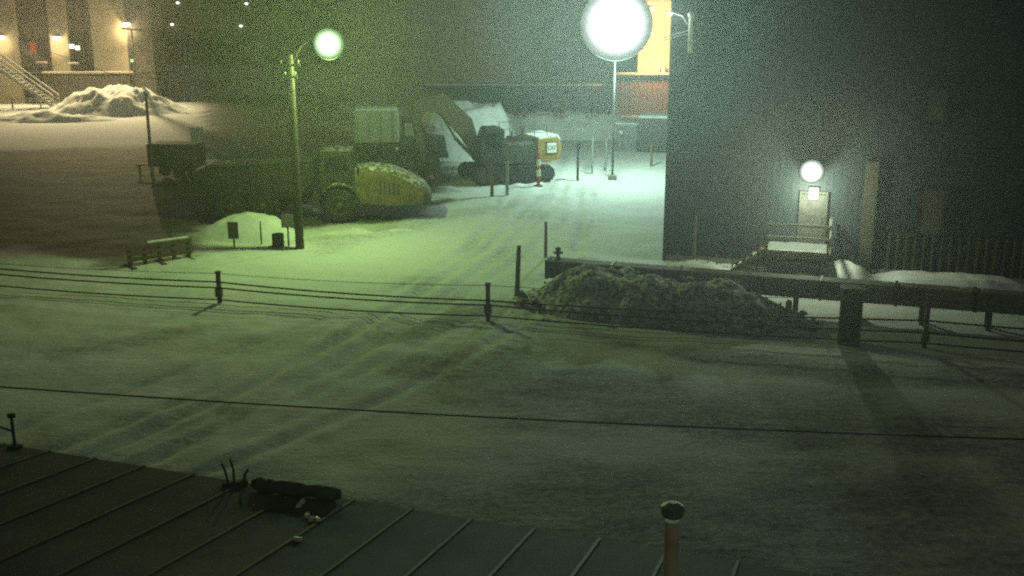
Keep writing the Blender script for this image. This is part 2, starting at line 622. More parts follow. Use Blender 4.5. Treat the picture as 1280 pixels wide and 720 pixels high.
# wall lamp over the door -------------------------------------------------
LAMPC = (0.84, 1.0, 0.66)
xl, zl = wall_local(1015, 214, .35)
def world_wh(x, y, z):
    return Vector((WH0.x + x * UX - y * UY, WH0.y + x * UY + y * UX, z - .1))
wl = thing('wall_lamp', 'bright floodlight on a short arm above the warehouse door', 'lamp', world_wh(xl, 0, zl), U)
MB().box((0, -.07, -.02), (.16, .06, .3), ch=.02).build('wall_plate', GREY, wl)
MB().tube([(0, -.1, .05), (0, -.2, .1), (0, -.3, .08)], .03).build('arm', GREY, wl)
MB().box((0, -.3, .34), (.44, .5, .08), ch=.03).build('housing', STEEL, wl)
MB().lathe([(.50, -.1), (.52, 0), (.36, .18), (.1, .24)], (0, -.62, .02), 'Y', 24).build('lamp_dish', DARK, wl)
MB().lathe([(.02, -.22), (.2, -.21), (.34, -.17), (.43, -.13), (.49, -.105)], (0, 0, 0), 'Y', 24).build('lens', glare_face('glow_white', (.85, 1, .9), .5, 'Y', 1.5), wl, (0, -.62, .02), smooth=True)
lamp('added_wall_lamp_halo', 'SPOT', wl, (0, -1.15, 0), 1200, LAMPC, .3, (-.03, -1, .15), 26, 1.0)  # spot added towards the camera to make a halo in the haze
lamp('wall_lamp_light', 'POINT', wl, (0, -1.05, -.85), 200, LAMPC, .15)
# lit notice box under it
bx_, bz_ = wall_local(1017, 242, .12)
nb = thing('lit_sign_box', 'small white glowing box on the warehouse wall right under the floodlight', 'light box', world_wh(bx_, 0, bz_), U)
MB().box((0, -.10, 0), (.42, .10, .54), ch=.02).build('case', GREY, nb)
MB().box((0, -.17, 0), (.34, .03, .46)).build('face', emit('glow_sign', (1, 1, .93), 1.0), nb)

# service mast with gooseneck light at the top of the corner ---------------
xm, zm0 = wall_local(862, 66, .3)
_, zm1 = wall_local(862, 22, .3)
mast = thing('service_mast', 'white conduit mast with gooseneck light high on the warehouse corner', 'mast', world_wh(xm, 0, 0), U)
MB().tube([(0, -.3, zm0), (0, -.3, zm1)], .09, 10).build('conduit', WHITE, mast)
MB().lathe([(.09, 0), (.15, .05), (.14, .18), (.03, .24)], (0, -.3, zm1), n=12).build('weather_cap', WHITE, mast)
st = MB()
for z in (zm0 + .25, zm1 - .4):
    st.box((0, -.17, z), (.24, .3, .06))
st.build('wall_bracket', GREY, mast)
xa, za = wall_local(829, 47, .3)
a1 = MB().tube([(-.05, -.3, zm1 - .5), (xa - xm, -.3, za)], .022, 6).build('strut', WHITE, mast)
MB().tube([(-.05, -.3, zm1 - .62), (xa - xm + .05, -.3, za - .1)], .018, 6).build('strut', WHITE, mast)
xa, za = wall_local(838, 18, .3)
g = MB().tube([(0, -.3, zm1 - .35), (-.18, -.3, zm1 - .2), (-.34, -.3, zm1 + .05), (xa - xm, -.3, za + .08)], .022, 6).build('gooseneck', WHITE, mast)
MB().lathe([(.03, -.06), (.07, -.03), (.075, .02), (.02, .06)], (xa - xm, -.3, za), n=12).build('bulb', emit('glow_small', (1, 1, 1), 1.5), g)
lamp('mast_light', 'POINT', mast, (xa - xm + .25, -.55, za - .1), 6, (.9, 1, 1), .05)

# landing and steps --------------------------------------------------------
dl = thing('door_landing', 'timber door landing with rails and snow-covered deck under the floodlight', 'landing', world_wh(xd, 0, .1), U)
ld_x0, _ = wall_local(957, 313, 1.9)
ld_x1, _ = wall_local(1034, 318, 1.9)
lx0, lx1 = ld_x0 - xd, ld_x1 - xd + .05
ldep = 1.85
for k in range(8):
    y = -.2 - (ldep - .12) * (k + .5) / 8
    MB().box(((lx0 + lx1) / 2, y, DECKZ - .05), (lx1 - lx0, ldep / 8 - .02, .07)).build('deck_plank', WOOD, dl)
sn = MB()
nx, ny = 20, 14
for j in range(ny + 1):
    for i in range(nx + 1):
        x = lx0 + .04 + (lx1 - lx0 - .08) * i / nx
        y = -.22 - (ldep - .2) * j / ny
        e = min(i, nx - i, j, ny - j)
        z = DECKZ - .012 + (0 if e == 0 else .05 + .05 * mnoise.noise(Vector((x * 2, y * 2, 1))))
        sn.v.append((x, y, z))
for j in range(ny):
    for i in range(nx):
        a = j * (nx + 1) + i
        sn.f.append((a, a + 1, a + nx + 2, a + nx + 1))
sn.build('snow_cover', SNOW, dl, smooth=True)
fs_ = MB().box(((lx0 + lx1) / 2, -ldep - .09, DECKZ - .2), (lx1 - lx0 + .02, .05, .24)).build('fascia', WOOD, dl)
MB().box((lx1 + .035, -ldep / 2 - .12, DECKZ - .2), (.05, ldep - .1, .24)).build('fascia', WOOD, dl)
MB().box(((lx0 + lx1) / 2, -ldep - .02, (DECKZ - .4) / 2), (lx1 - lx0 - .1, .04, DECKZ - .44)).build('skirt_board', DARK, dl)
MB().box((lx1 - .03, -ldep / 2 - .1, (DECKZ - .4) / 2), (.04, ldep - .2, DECKZ - .44)).build('skirt_board', DARK, dl)
for (x, y) in ((lx0 + .05, -ldep - .06), (lx1 - .05, -ldep - .06), (lx1 - .05, -.3)):
    MB().box((x, y - .08, (DECKZ + 1.08) / 2), (.07, .07, DECKZ + 1.08)).build('post', WOOD, dl)
for z in (DECKZ + 1.05, DECKZ + .55):
    MB().box(((lx0 + lx1) / 2, -ldep - .2, z), (lx1 - lx0, .08, .10)).build('rail', WHITE, dl)
    MB().box((lx1, -ldep / 2 - .15, z), (.08, ldep - .1, .10)).build('rail', WHITE, dl)
for k in range(5):
    z = DECKZ - .22 * (k + 1)
    MB().box((lx0 - .28 * (k + .5), -ldep * .6, z), (.27, 1.1, .05)).build('tread', SNOW if k % 2 else WOOD, dl)
for y in (-ldep * .6 - .6, -ldep * .6 + .6):
    MB().bar((lx0, y, DECKZ - .12), (lx0 - 1.42, y, .08), .06, .26).build('stringer', WOOD, dl)

# drifts along the warehouse ------------------------------------------------
q = P(1055, 352)
heap('snow_drift', 'lumpy snow drift against the right side of the door landing', 'snow drift', (q.x, q.y + .4), 1.7, 1.1, .95, SNOW, U, 3, .25)
q = P(1000, 350)
heap('snow_drift', 'low snow drift lying in front of the door landing', 'snow drift', (q.x, q.y), 1.5, .8, .45, SNOW, U, 5, .5)
q = P(1190, 362)
heap('snow_drift', 'long smooth snow bank along the warehouse wall right of the pilaster', 'snow drift', (q.x, q.y + .2), 4.6, 1.3, .6, SNOW, U, 8, .25, flat=.3)
q = P(890, 336)
heap('snow_drift', 'low snow bank with stakes at the warehouse corner', 'snow drift', (q.x, q.y), 3.0, 1.0, .35, SNOW, U, 9, .4, flat=.3)

# ================================================================= UTILIDOR, BERM
UA = Vector((1.4, 38.75, 0))
ut = thing('utilidor', 'dark boxed utility duct raised on short legs in front of warehouse', 'utility duct', UA, R(-18.6))
ULEN = 20.0
seg = None
for k in range(8):
    x = 1.25 + k * 2.5
    if seg is None:
        seg = MB().box((0, 0, 0), (2.46, .75, .66), ch=.05).build('duct_section', UTIL, ut, (x, 0, .98))
    else:
        part(seg, ut, (x, 0, .98))
stp = sup = None
for k in range(9):
    x = k * 2.5 + .02
    if stp is None:
        stp = MB().box((0, 0, 0), (.1, .81, .72)).build('joint_band', STEEL, ut, (x, 0, .98))
    else:
        part(stp, ut, (x, 0, .98))
for k in range(10):
    x = .8 + k * 2.1
    if sup is None:
        sup = MB().box((0, -.25, 0), (.16, .16, .7)).box((0, .25, 0), (.16, .16, .7)).box((0, 0, .27), (.14, .9, .12)).build('support', WOOD, ut, (x, 0, .33))
    else:
        part(sup, ut, (x, 0, .33))

berm = heap('gravel_berm', 'dark gravel berm pushed up against the raised duct', 'berm', (5.2, 36.0), 5.6, 2.4, 1.3, GRAVEL, R(-18.6), 11, .42, nx=90, ny=44, power=.9, flat=.2)

rc = random.Random(5)
cl = MB()
for k in range(130):
    a_, d_ = rc.uniform(-1, 1), rc.uniform(-1, 1)
    if a_ * a_ + d_ * d_ > 1.25:
        continue
    x, y = a_ * 5.7, d_ * 2.6
    X = x * math.cos(R(-18.6)) - y * math.sin(R(-18.6)); Y = x * math.sin(R(-18.6)) + y * math.cos(R(-18.6))
    kk = min(1.0, max(0.0, 1 - a_ * a_ - d_ * d_) ** .9 / .8)
    r0 = .05 + .25 * rc.random() ** 2.2
    m3 = Matrix.Rotation(rc.uniform(0, 6), 3, Vector((rc.uniform(-1, 1), rc.uniform(-1, 1), rc.uniform(-1, 1))).normalized())
    cl.box((X, Y, 1.3 * kk * .97 - .06), (r0 * rc.uniform(1, 1.8), r0, r0 * rc.uniform(.6, 1)), m3, ch=r0 * .25)
co_ = cl.build('clods', GRAVEL, berm)
co_['kind'] = 'stuff'
# small standpipe at the end of the duct
q = PD(693, 324, 38.9)
hy = thing('standpipe', 'short dark standpipe with side outlets on the duct end', 'standpipe', (UA.x + .35, UA.y - .12, 1.30), 0)
MB().lathe([(.12, 0), (.12, .06), (.07, .08), (.07, .36), (.11, .38), (.11, .45), (.04, .5)], n=12).build('barrel', STEEL, hy)
MB().tube([(-.18, 0, .28), (.18, 0, .28)], .05, 8).build('outlet', STEEL, hy)

# ================================================================= CABLE FENCE
f0, f1, f2 = P(275, 379), P(612, 399), P(1155, 436)
fd = (f2 - f0)
fn = thing('cable_fence', 'low cable fence with thick posts crossing the snowy yard', 'fence', (f0.x, f0.y, 0), math.atan2(fd.y, fd.x))
L = math.hypot(fd.x, fd.y)
def along(p): return (p.x - f0.x) * fd.x / L + (p.y - f0.y) * fd.y / L
posts = [-12.0, 0.0, along(f1), along(f2), along(f2) + 9]
def fpost(x, hh):
    MB().box((0, 0, hh / 2), (.13, .13, hh)).box((0, -.02, .48), (.24, .22, .34), ch=.03).box((0, 0, hh + .04), (.18, .18, .06)).build('post', WOOD, fn, (x, 0, -.05))
for x, hh in zip(posts, (1.2, 1.2, 1.32, 1.75, 1.6)):
    fpost(x, hh)
def cable(hs, r):
    pts = []
    for i in range(len(posts) - 1):
        a, b = posts[i], posts[i + 1]
        for k in range(10):
            t = k / 10
            pts.append((a + (b - a) * t, -.09, hs[i] * (1 - t) + hs[i + 1] * t - .10 * 4 * t * (1 - t)))
    pts.append((posts[-1], -.09, hs[-1]))
    MB().tube(pts, r, 6).build('cable', CABLE, fn)
cable((.95, .84, .74, .94, .94), .030)
cable((.72, .62, .58, .54, .54), .030)
cable((.26, .17, .19, .20, .20), .028)
cable((1.12, 1.16, 1.28, 1.62, 1.5), .010)

# cabinet standing in the fence line
q0, q1 = P(1051, 435), P(1078, 435)
cb = thing('utility_cabinet', 'narrow tall dark cabinet standing in the cable fence line', 'cabinet', ((q0.x + q1.x) / 2, q0.y + .35, 0), R(-17))
cw = (q1.x - q0.x)
MB().box((0, 0, .92), (cw, .55, 1.84), ch=.03).build('body', UTIL, cb)
d = MB().box((0, -.29, .95), (cw - .12, .03, 1.6)).build('door', DARK, cb)
MB().box((cw * .33, -.315, .95), (.03, .03, .16)).build('handle', STEEL, d)
MB().box((0, 0, 1.87), (cw + .08, .63, .06)).build('top_cap', STEEL, cb)

# ================================================================= STAKES
def stake(px, top, bot, wpx, label, m=WOOD, name='marker_stake', cat='stake', head=None, headm=None, group=None, lean=0):
    p = P(px, bot)
    s = S(p)
    h = (bot - top) / s
    r = max(.02, wpx / s / 2)
    t = thing(name, label, cat, (p.x, p.y, p.z), 0, group)
    MB().tube([(0, 0, -.25), (lean * .5, 0, h * .5), (lean, 0, h)], [r * 1.1, r, r * .85], 8).build('shaft', m, t)
    if head == 'board':
        MB().box((lean, -r - .02, h - .2), (headm[0], .03, headm[1]), ch=.005).build('board', headm[2], t)
    if head == 'band':
        MB().lathe([(r * 1.15, h * .62), (r * 1.25, h * .63), (r * 1.25, h * .8), (r * 1.15, h * .81)], n=8).build('band', headm, t)
        MB().lathe([(r * 1.2, h * .3), (r * 1.3, h * .31), (r * 1.3, h * .5), (r * 1.2, h * .51)], n=8).build('band', WHITE, t)
        MB().lathe([(.26, -.02), (.26, .06), (.1, .1)], n=12).build('foot', RUBBER, t)
    if head == 'cap':
        MB().box((lean, 0, h - .12), (r * 4, r * 3, .34)).build('head', DARK, t)
    return t
stake(646, 306, 370, 6, 'thick leaning brown stake in front of the berm\'s end', lean=.08)
stake(682, 277, 322, 4, 'thin brown stake rising beyond the duct end')
stake(615, 205, 246, 4, 'brown stake left of its taller grey neighbour beside the excavator tracks')
stake(634, 202, 244, 4, 'grey pole in front of the excavator tracks', m=GREY)
stake(673, 192, 233, 4, 'red-banded marker post with a dark rubber foot near the excavator', m=RED, name='marker_post', head='band', headm=WHITE)
stake(722, 180, 226, 3, 'dark post with a thick head on the snow right of excavator', m=STEEL, head='cap')
stake(740, 172, 218, 2.5, 'thin grey rod standing between the headed post and the lamp mast', m=GREY)
stake(757, 176, 214, 2, 'thin short rod next to the lamp mast', m=GREY)
stake(814, 180, 208, 3, 'short wooden stake in the snow before the snow-topped container')
stake(705, 116, 146, 3, 'reddish post before the long low shed', m=RED)
stake(867, 268, 330, 4, 'tall brown pole against the dark wall at warehouse corner', m=WOOD)
for k, (x, t_, b_) in enumerate(((848, 316, 331), (872, 318, 333), (884, 320, 335), (897, 317, 337), (915, 322, 338))):
    stake(x, t_, b_, 2.2, 'short twig-like stake in the snow bank by the warehouse corner', group='stakes in the corner snow bank', lean=random.uniform(-.12, .12))
stake(327, 277, 306, 2, 'thin stake stuck in the roadside snow pile', m=STEEL)
stake(1010, 300, 400, 2.5, 'slim grey pole standing between duct and landing', m=GREY) if False else None

# ================================================================= ROADSIDE SNOW PILE with boards
q = P(305, 302)
heap('snow_pile', 'low bright snow pile beside the wooden power pole', 'snow pile', (q.x, q.y + 1.1), 2.9, 1.5, 1.05, SNOW, R(-4), 21, .2, flat=.2)
def board_sign(px, top, bot, wpx, hpx, m, label):
    p = P(px, bot); s = S(p); h = (bot - top) / s
    t = thing('sign_board', label, 'sign', p, 0)
    MB().box((0, 0, h / 2 - .1), (.07, .06, h + .2)).build('post', WOOD, t)
    MB().box((0, -.05, h - hpx / s / 2), (wpx / s, .03, hpx / s), ch=.004).build('board', m, t)
board_sign(293, 277, 309, 13, 21, WOOD, 'dark square board on a stake in front of the snow pile')
board_sign(361, 267, 309, 15, 17, PALE, 'pale square board on a stake beside the power pole')
q = P(348, 309)
dr = thing('fuel_drum', 'small dark drum at the foot of the pale board', 'drum', (q.x, q.y, q.z), .4)
MB().lathe([(.24, -.05), (.27, .0), (.27, .2), (.285, .22), (.27, .24), (.27, .42), (.285, .44), (.27, .46), (.27, .6), (.25, .62)], n=18).build('shell', DARK, dr)
MB().lathe([(.23, .62), (.23, .63), (.05, .64)], n=14).build('lid', STEEL, dr)
q = P(455, 290)
heap('snow_windrow', 'crumbly snow windrow left by the plough under the dump truck', 'snow pile', (q.x, q.y), 3.2, .6, .32, SNOW, R(8), 23, .9, nx=60)

# sled / barrier -----------------------------------------------------------
q0, q1 = P(163, 334), P(236, 322)
sl = thing('wooden_barrier', 'dark low timber barrier lying near the roadside snow pile', 'barrier', q0, math.atan2(q1.y - q0.y, q1.x - q0.x))
BL = (q1 - q0).length
for k in range(5):
    x = BL * k / 4
    MB().box((x, 0, .42), (.14, .14, 1.0 if k == 0 else .9)).build('post', WOOD, sl)
for z in (.3, .55, .8):
    MB().box((BL / 2, -.1, z), (BL + .3, .05, .16)).build('plank', WOOD, sl)
for k in (0, 2, 4):
    MB().box((BL * k / 4, -.02, -.02), (.16, 1.1, .14)).build('foot', WOOD, sl)
MB().box((BL / 2 + .4, .02, .94), (BL * .7, .16, .07), ch=.02).build('snow_cap', SNOW, sl)

# ================================================================= POWER POLE with green lamp
GREENC = (0.63, 1.0, 0.28)
q = P(375, 311)
pp = thing('power_pole', 'wooden power pole with crossarms carrying the glaring green street lamp', 'power pole', q, 0)
s = S(q)
ptop = PD(375, 68, q.y).z - q.z
MB().tube([(0, 0, -.5), (0, 0, 3), (0, 0, ptop)], [.20, .18, .13], 12).build('pole', POLEW, pp)
for z, w_ in ((ptop - .45, .9), (ptop - .95, .6)):
    c = MB().box((0, -.18, z), (w_, .1, .1)).build('crossarm', POLEW, pp)
    for sx in (-1, 1):
        MB().lathe([(.02, 0), (.02, .06), (.05, .08), (.06, .14), (.03, .18)], (sx * (w_ / 2 - .08), -.18, z + .05), n=8).build('insulator', PALE, c)
lp = PD(411, 55, q.y + .1) - q
MB().tube([(.1, -.02, ptop - .35), (.5, 0, ptop + .35), (lp.x - .2, lp.y, lp.z + .5)], .018, 8).build('lamp_arm', CABLE, pp)
h_ = MB().box((lp.x, lp.y + .12, lp.z + .5), (.3, .3, .4), ch=.05).build('lamp_head', STEEL, pp)
MB().lathe([(.66, -.1), (.68, 0), (.4, .22), (.1, .3)], lp, 'Y', 24).build('lamp_dish', DARK, h_)
MB().lathe([(.02, -.24), (.2, -.23), (.4, -.19), (.55, -.14), (.65, -.105)], (0, 0, 0), 'Y', 24).build('lamp_lens', glare_face('glow_green', (.62, 1, .55), .66, 'Y', 1.5), h_, lp, smooth=True)
lamp('added_street_lamp_halo', 'SPOT', pp, (lp.x, lp.y - .7, lp.z), 2600, GREENC, .3, (9, -47, 1.6), 22, 1.0)  # extra unseen spot towards the camera, only for the lamp's halo
lamp('street_lamp_light', 'POINT', pp, (lp.x, lp.y - .1, lp.z - .8), 850, GREENC, .2)
MB().tube([(-.4, -.18, ptop - .9), (-6, 6, ptop - 1.6), (-14, 16, ptop - 1.5), (-24, 30, ptop - .4)], .015, 6).build('wire', CABLE, pp)
MB().tube([(-.3, -.18, ptop - .4), (-8, 0, ptop - .9), (-20, 0, ptop - .6)], .012, 6).build('wire', CABLE, pp)

# ================================================================= FLOODLIGHT MAST
MAINC = (0.65, 1.0, 0.77)
fy = 63.0
q = PD(770, 30, fy)
fx, fz = q.x, q.z
fm = thing('floodlight_mast', 'slender mast with a dazzling round white floodlight', 'floodlight', (fx, fy, G(fx, fy)), 0)
hh = fz - G(fx, fy)
MB().tube([(0, 0, -.4), (0, 0, hh + .3)], [.07, .045], 10).build('mast', DARK, fm)
MB().box((0, 0, .12), (.5, .5, .3), ch=.04).build('base_block', mat('concrete', (.2, .19, .18)), fm)
MB().tube([(2.0 * math.cos(R(15 * k)), .12, hh + 2.0 * math.sin(R(15 * k))) for k in range(25)], .05, 8).build('ring_frame', DARK, fm)
MB().bar((-1.9, .14, hh), (1.9, .14, hh), .1).build('crossbar', GREY, fm)
hd = MB().lathe([(2.12, -.10), (2.14, 0), (1.5, .3), (.3, .5)], (0, -.12, hh), 'Y', 36).build('reflector_dish', DARK, fm)
MB().lathe([(.02, -.5), (.5, -.48), (1.0, -.42), (1.5, -.31), (1.9, -.18), (2.1, -.105)], (0, 0, 0), 'Y', 36).build('lens', glare_face('glow_flood', (.9, 1, .98), 2.1, 'Y', 1.5), hd, (0, -.12, hh), smooth=True)  # face made as wide as the lamp's glare, which its glow paints
lamp('added_flood_halo', 'SPOT', fm, (0, -1.0, hh), 14000, MAINC, .5, (-fx, -fy, 2.0), 22, 1.0)  # unseen spot added before the lens to brighten the halo
lamp('flood_light', 'POINT', fm, (0, -.9, hh - 2.6), 1400, MAINC, .35)

# ================================================================= EXCAVATOR
q = P(632, 229)
ex = thing('excavator', 'yellow tracked excavator seen from behind, boom reaching to the snow pile', 'excavator', (q.x, q.y + 1.2, G(q.x, q.y + 1.2)), R(20))
def track(y):
    prof = []
    Lh, rr = 2.55, .48
    for k in range(9):
        a = math.pi / 2 + math.pi * k / 8
        prof.append((-Lh + rr * math.cos(a) + rr, rr + rr * math.sin(a)))
    for k in range(9):
        a = -math.pi / 2 + math.pi * k / 8
        prof.append((Lh + rr * math.cos(a) - rr, rr + rr * math.sin(a)))
    t = MB().prism(prof, y - .3, y + .3).build('track', RUBBER, ex)
    g = MB()
    n = 34
    per = [Vector((x, 0, z)) for x, z in prof]
    # grouser bars round the loop
    lens = [(per[(i + 1) % len(per)] - per[i]).length for i in range(len(per))]
    tot = sum(lens)
    for k in range(n):
        d_ = tot * k / n
        i = 0
        while d_ > lens[i]:
            d_ -= lens[i]; i += 1
        a, b = per[i], per[(i + 1) % len(per)]
        pnt = a + (b - a) * (d_ / lens[i])
        dr_ = (b - a).normalized()
        q_ = dr_.to_track_quat('X', 'Y').to_matrix()
        g.box((pnt.x, y, pnt.z), (.07, .64, .06), Matrix(((dr_.x, 0, -dr_.z), (0, 1, 0), (dr_.z, 0, dr_.x))))
    o = g.build('grousers', STEEL, t); o['kind'] = 'stuff'
    for k in range(5):
        MB().lathe([(.17, -.33), (.17, .33)], (-1.6 + .8 * k, y, .32), 'Y', 12).build('roller', STEEL, t)
    MB().lathe([(.36, -.325), (.36, .325)], (Lh - rr - .02, y, rr), 'Y', 16).build('sprocket', STEEL, t)
    MB().lathe([(.34, -.32), (.34, .32)], (-Lh + rr + .02, y, rr), 'Y', 16).build('idler', STEEL, t)
track(-1.35); track(1.35)
MB().box((0, 0, .65), (2.6, 2.0, .5), ch=.1).build('undercarriage', DARK, ex)
MB().lathe([(.85, .88), (.85, 1.12)], n=24).build('slew_ring', STEEL, ex)
MB().box((.35, 0, 1.75), (4.2, 2.7, 1.24), ch=.12).build('engine_house', mat('house_paint', (.055, .052, .045), .6, dust=.1), ex)
cwt = MB().prism([(1.55, 1.15), (2.75, 1.2), (3.02, 1.5), (3.05, 2.25), (2.8, 2.62), (1.55, 2.5)], -1.42, 1.42).build('counterweight', mat('machine_yellow_lit', (.30, .20, .05), .6, dust=.2), ex)  # lighter copy of the machine yellow: lamplight put into the paint colour
MB().prism([(1.6, 2.51), (2.78, 2.63), (2.98, 2.42), (3.02, 2.46), (2.82, 2.75), (1.6, 2.62)], -1.4, 1.4).build('snow_cap', SNOW, cwt)
cab = MB().prism([(-1.95, 1.14), (-.55, 1.14), (-.55, 3.1), (-.75, 3.25), (-1.7, 3.25), (-2.05, 2.2)], -1.36, -.25).build('cab', DARK, ex)
MB().box((-1.2, -1.375, 2.55), (.95, .02, .95)).build('window', GLASS, cab)
MB().box((-.54, -.8, 2.6), (.02, .8, .8)).build('window', GLASS, cab)
MB().box((-1.2, -.8, 3.29), (.9, .95, .07), ch=.03).build('cab_roof', STEEL, cab)
# engine deck and handrails
MB().box((.95, .2, 2.44), (1.1, 1.9, .16), ch=.05).build('engine_cover', DARK, ex)
for y in (-1.2, 1.2):
    hr = MB()
    for x in (.0, .7, 1.4, 2.2):
        hr.tube([(x, y, 2.3), (x, y, 3.35)], .022, 6)
    hr.tube([(0, y, 3.35), (2.2, y, 3.35)], .024, 6).tube([(0, y, 2.9), (2.2, y, 2.9)], .02, 6)
    hr.build('handrail', STEEL, ex)
MB().tube([(1.3, .6, 2.4), (1.3, .6, 3.0), (1.38, .6, 3.1)], .06, 8).build('exhaust', STEEL, ex)
MB().tube([(-.5, -1.36, 2.2), (-.2, -1.55, 2.5), (-.2, -1.6, 2.75)], .02, 6).build('mirror_arm', STEEL, ex)
MB().box((-.2, -1.6, 2.9), (.06, .22, .34), ch=.02).build('mirror', DARK, ex)
# boom, stick, bucket
bm1 = [(-1.5, 1.7), (-2.1, 3.7), (-3.8, 5.25), (-5.7, 4.85), (-5.6, 4.2), (-4.2, 4.15), (-2.8, 2.75), (-2.0, 1.55)]
boom = MB().prism(bm1, .0, .55).build('boom', mat('stick_paint', (.09, .075, .045), .6), ex)
MB().tube([(-1.9, .28, 1.35), (-3.1, .28, 2.6)], .11, 10).tube([(-3.1, .28, 2.6), (-3.9, .28, 3.95)], .065, 10).build('boom_cylinder', STEEL, boom)
stick = MB().prism([(-5.9, 5.0), (-5.35, 4.75), (-4.95, 1.7), (-5.25, 1.55), (-5.75, 4.0)], .06, .5).build('stick', mat('stick_paint', (.09, .075, .045), .6), ex)
MB().tube([(-3.9, .28, 4.8), (-5.2, .28, 5.25)], .09, 10).tube([(-5.2, .28, 5.25), (-5.75, .28, 4.95)], .06, 10).build('stick_cylinder', STEEL, stick)
bk = MB().prism([(-5.45, 1.75), (-4.75, 1.6), (-4.2, 1.05), (-4.05, .35), (-4.5, .06), (-5.5, .12), (-5.55, .22), (-4.65, .3), (-4.45, .7), (-4.85, 1.25), (-5.4, 1.45)], -.4, .95).build('bucket', STEEL, ex)
tm = None
for k in range(5):
    o = MB().prism([(0, 0), (-.26, .03), (-.26, .09), (0, .14)], -.06, .06)
    if tm is None:
        tm = o.build('tooth', STEEL, bk, (-5.5, -.28 + .28 * k, .09))
    else:
        part(tm, bk, (-5.5, -.28 + .28 * k, .09))
# maker's plate on the counterweight's side
pl = MB().box((2.42, -1.435, 1.98), (.74, .02, .74)).build('plate_border', DARK, cwt)
MB().box((2.42, -1.45, 1.98), (.6, .02, .6)).build('plate', mat('reflective_white', (.85, .87, .86), .4, var=.03), cwt)
fc = bpy.data.curves.new('lettering', 'FONT')
fc.body = 'CAT'; fc.size = .27; fc.align_x = 'CENTER'; fc.align_y = 'CENTER'; fc.extrude = .003
tmp = bpy.data.objects.new('tmp', fc); COL.objects.link(tmp)
dg = bpy.context.evaluated_depsgraph_get()
lm = bpy.data.meshes.new_from_object(tmp.evaluated_get(dg))
bpy.data.objects.remove(tmp)
lm.materials.clear(); lm.materials.append(DARK)
lo = bpy.data.objects.new('lettering', lm); COL.objects.link(lo)
lo.parent = cwt; lo.location = (2.42, -1.465, 1.98); lo.rotation_euler = (math.pi / 2, 0, 0)
lo.scale = (1.0, 1.3, 1)

# big snow pile behind the excavator
q = PD(580, 190, 73)
heap('snow_pile', 'tall steep snow pile framed by the excavator boom', 'snow pile', (q.x, 73), 4.4, 3.6, 3.5, SNOW, 0, 31, .10, flat=.4, nx=60, ny=44)

q = PD(690, 165, 84)
heap('snow_bank', 'broad low snow bank running right behind the excavator', 'snow bank', (q.x, 82), 9.5, 3.4, 1.7, SNOW, R(-3), 33, .3, flat=.3, nx=80, ny=36)
# ================================================================= wheels
def wheel(parent, c, r, wd, side=-1, rim=None, lugs=True):
    t = MB()
    t.lathe([(r * .55, -wd / 2), (r * .88, -wd / 2), (r * .97, -wd * .36), (r * .97, wd * .36), (r * .88, wd / 2), (r * .55, wd / 2)], c, 'Y', 28)
    if lugs:
        for k in range(20):
            a = 2 * math.pi * k / 20
            for sy in (-1, 1):
                aa = a + (math.pi / 20 if sy > 0 else 0)
                m = Matrix.Rotation(-aa, 3, 'Y')
                t.box(Vector(c) + m @ Vector((r * .97, sy * wd * .22, 0)), (r * .08, wd * .42, r * .11), m)
    tr = t.build('wheel', RUBBER, parent)
    y = c[1] + side * wd / 2
    MB().lathe([(r * .56, -side * .03 if side > 0 else .03), (r * .54, side * .02), (r * .36, -side * .05), (r * .2, -side * .02), (r * .17, side * .05)] if side > 0 else
               [(r * .17, -.05), (r * .2, .02), (r * .36, .05), (r * .54, -.02), (r * .56, .03)], (c[0], y, c[2]), 'Y', 24).build('rim', rim or YEL, tr)
    return tr

# ================================================================= ARTICULATED DUMP TRUCK
q = P(424, 279)
dt = thing('dump_truck', 'yellow articulated dump truck with rounded bonnet and dark tipping body', 'dump truck', (q.x, q.y + 1.2, G(q.x, q.y + 1.2)), R(3))
TR = .84
for x in (0, -3.75, -5.35):
    wheel(dt, (x, -1.15, TR), TR, .62, -1)
    wheel(dt, (x, 1.15, TR), TR, .62, 1)
for x in (0, -3.75, -5.35):
    MB().tube([(x, -1.0, TR), (x, 1.0, TR)], .14, 10).build('axle', STEEL, dt)
MB().box((1.4, 0, 1.0), (3.6, 1.3, .4), ch=.05).build('front_frame', DARK, dt)
MB().box((-3.2, 0, 1.0), (5.6, 1.1, .4), ch=.05).build('rear_frame', DARK, dt)
MB().lathe([(.35, .75), (.35, 1.35)], (-1.35, 0, 0), n=16).build('articulation_joint', STEEL, dt)
# bonnet: rounded, falling towards the nose
bon = MB()
pr = [(.8, 1.0), (.8, 2.62), (1.5, 2.72), (2.5, 2.6), (3.4, 2.25), (4.2, 1.75), (4.45, 1.35), (4.4, .85), (3.0, .8)]
secs = [(-1.25, .80), (-1.2, .92), (-.95, 1.0), (0, 1.02), (.95, 1.0), (1.2, .92), (1.25, .80)]
vs, fs = [], []
for y, k in secs:
    for x, z in pr:
        vs.append((.8 + (x - .8) * (k if x > 1 else 1), y, .8 + (z - .8) * k))
m_ = len(pr)
for i in range(len(secs) - 1):
    for k in range(m_):
        fs.append((i * m_ + k, i * m_ + (k + 1) % m_, (i + 1) * m_ + (k + 1) % m_, (i + 1) * m_ + k))
fs.append(tuple(range(m_))); fs.append(tuple(range((len(secs) - 1) * m_, len(secs) * m_)))
bon.v, bon.f = vs, fs
bo = bon.build('bonnet', mat('bonnet_yellow', (.12, .095, .035), .7, var=.4, dust=.45), dt)
for k in range(5):
    MB().box((2.35 + .22 * k - .3, -1.235, 1.72 - .03 * k), (.09, .05, .6)).build('vent_slat', DARK, bo)
MB().box((4.42, 0, 1.05), (.22, 2.3, .36), ch=.05).build('bumper', DARK, dt)
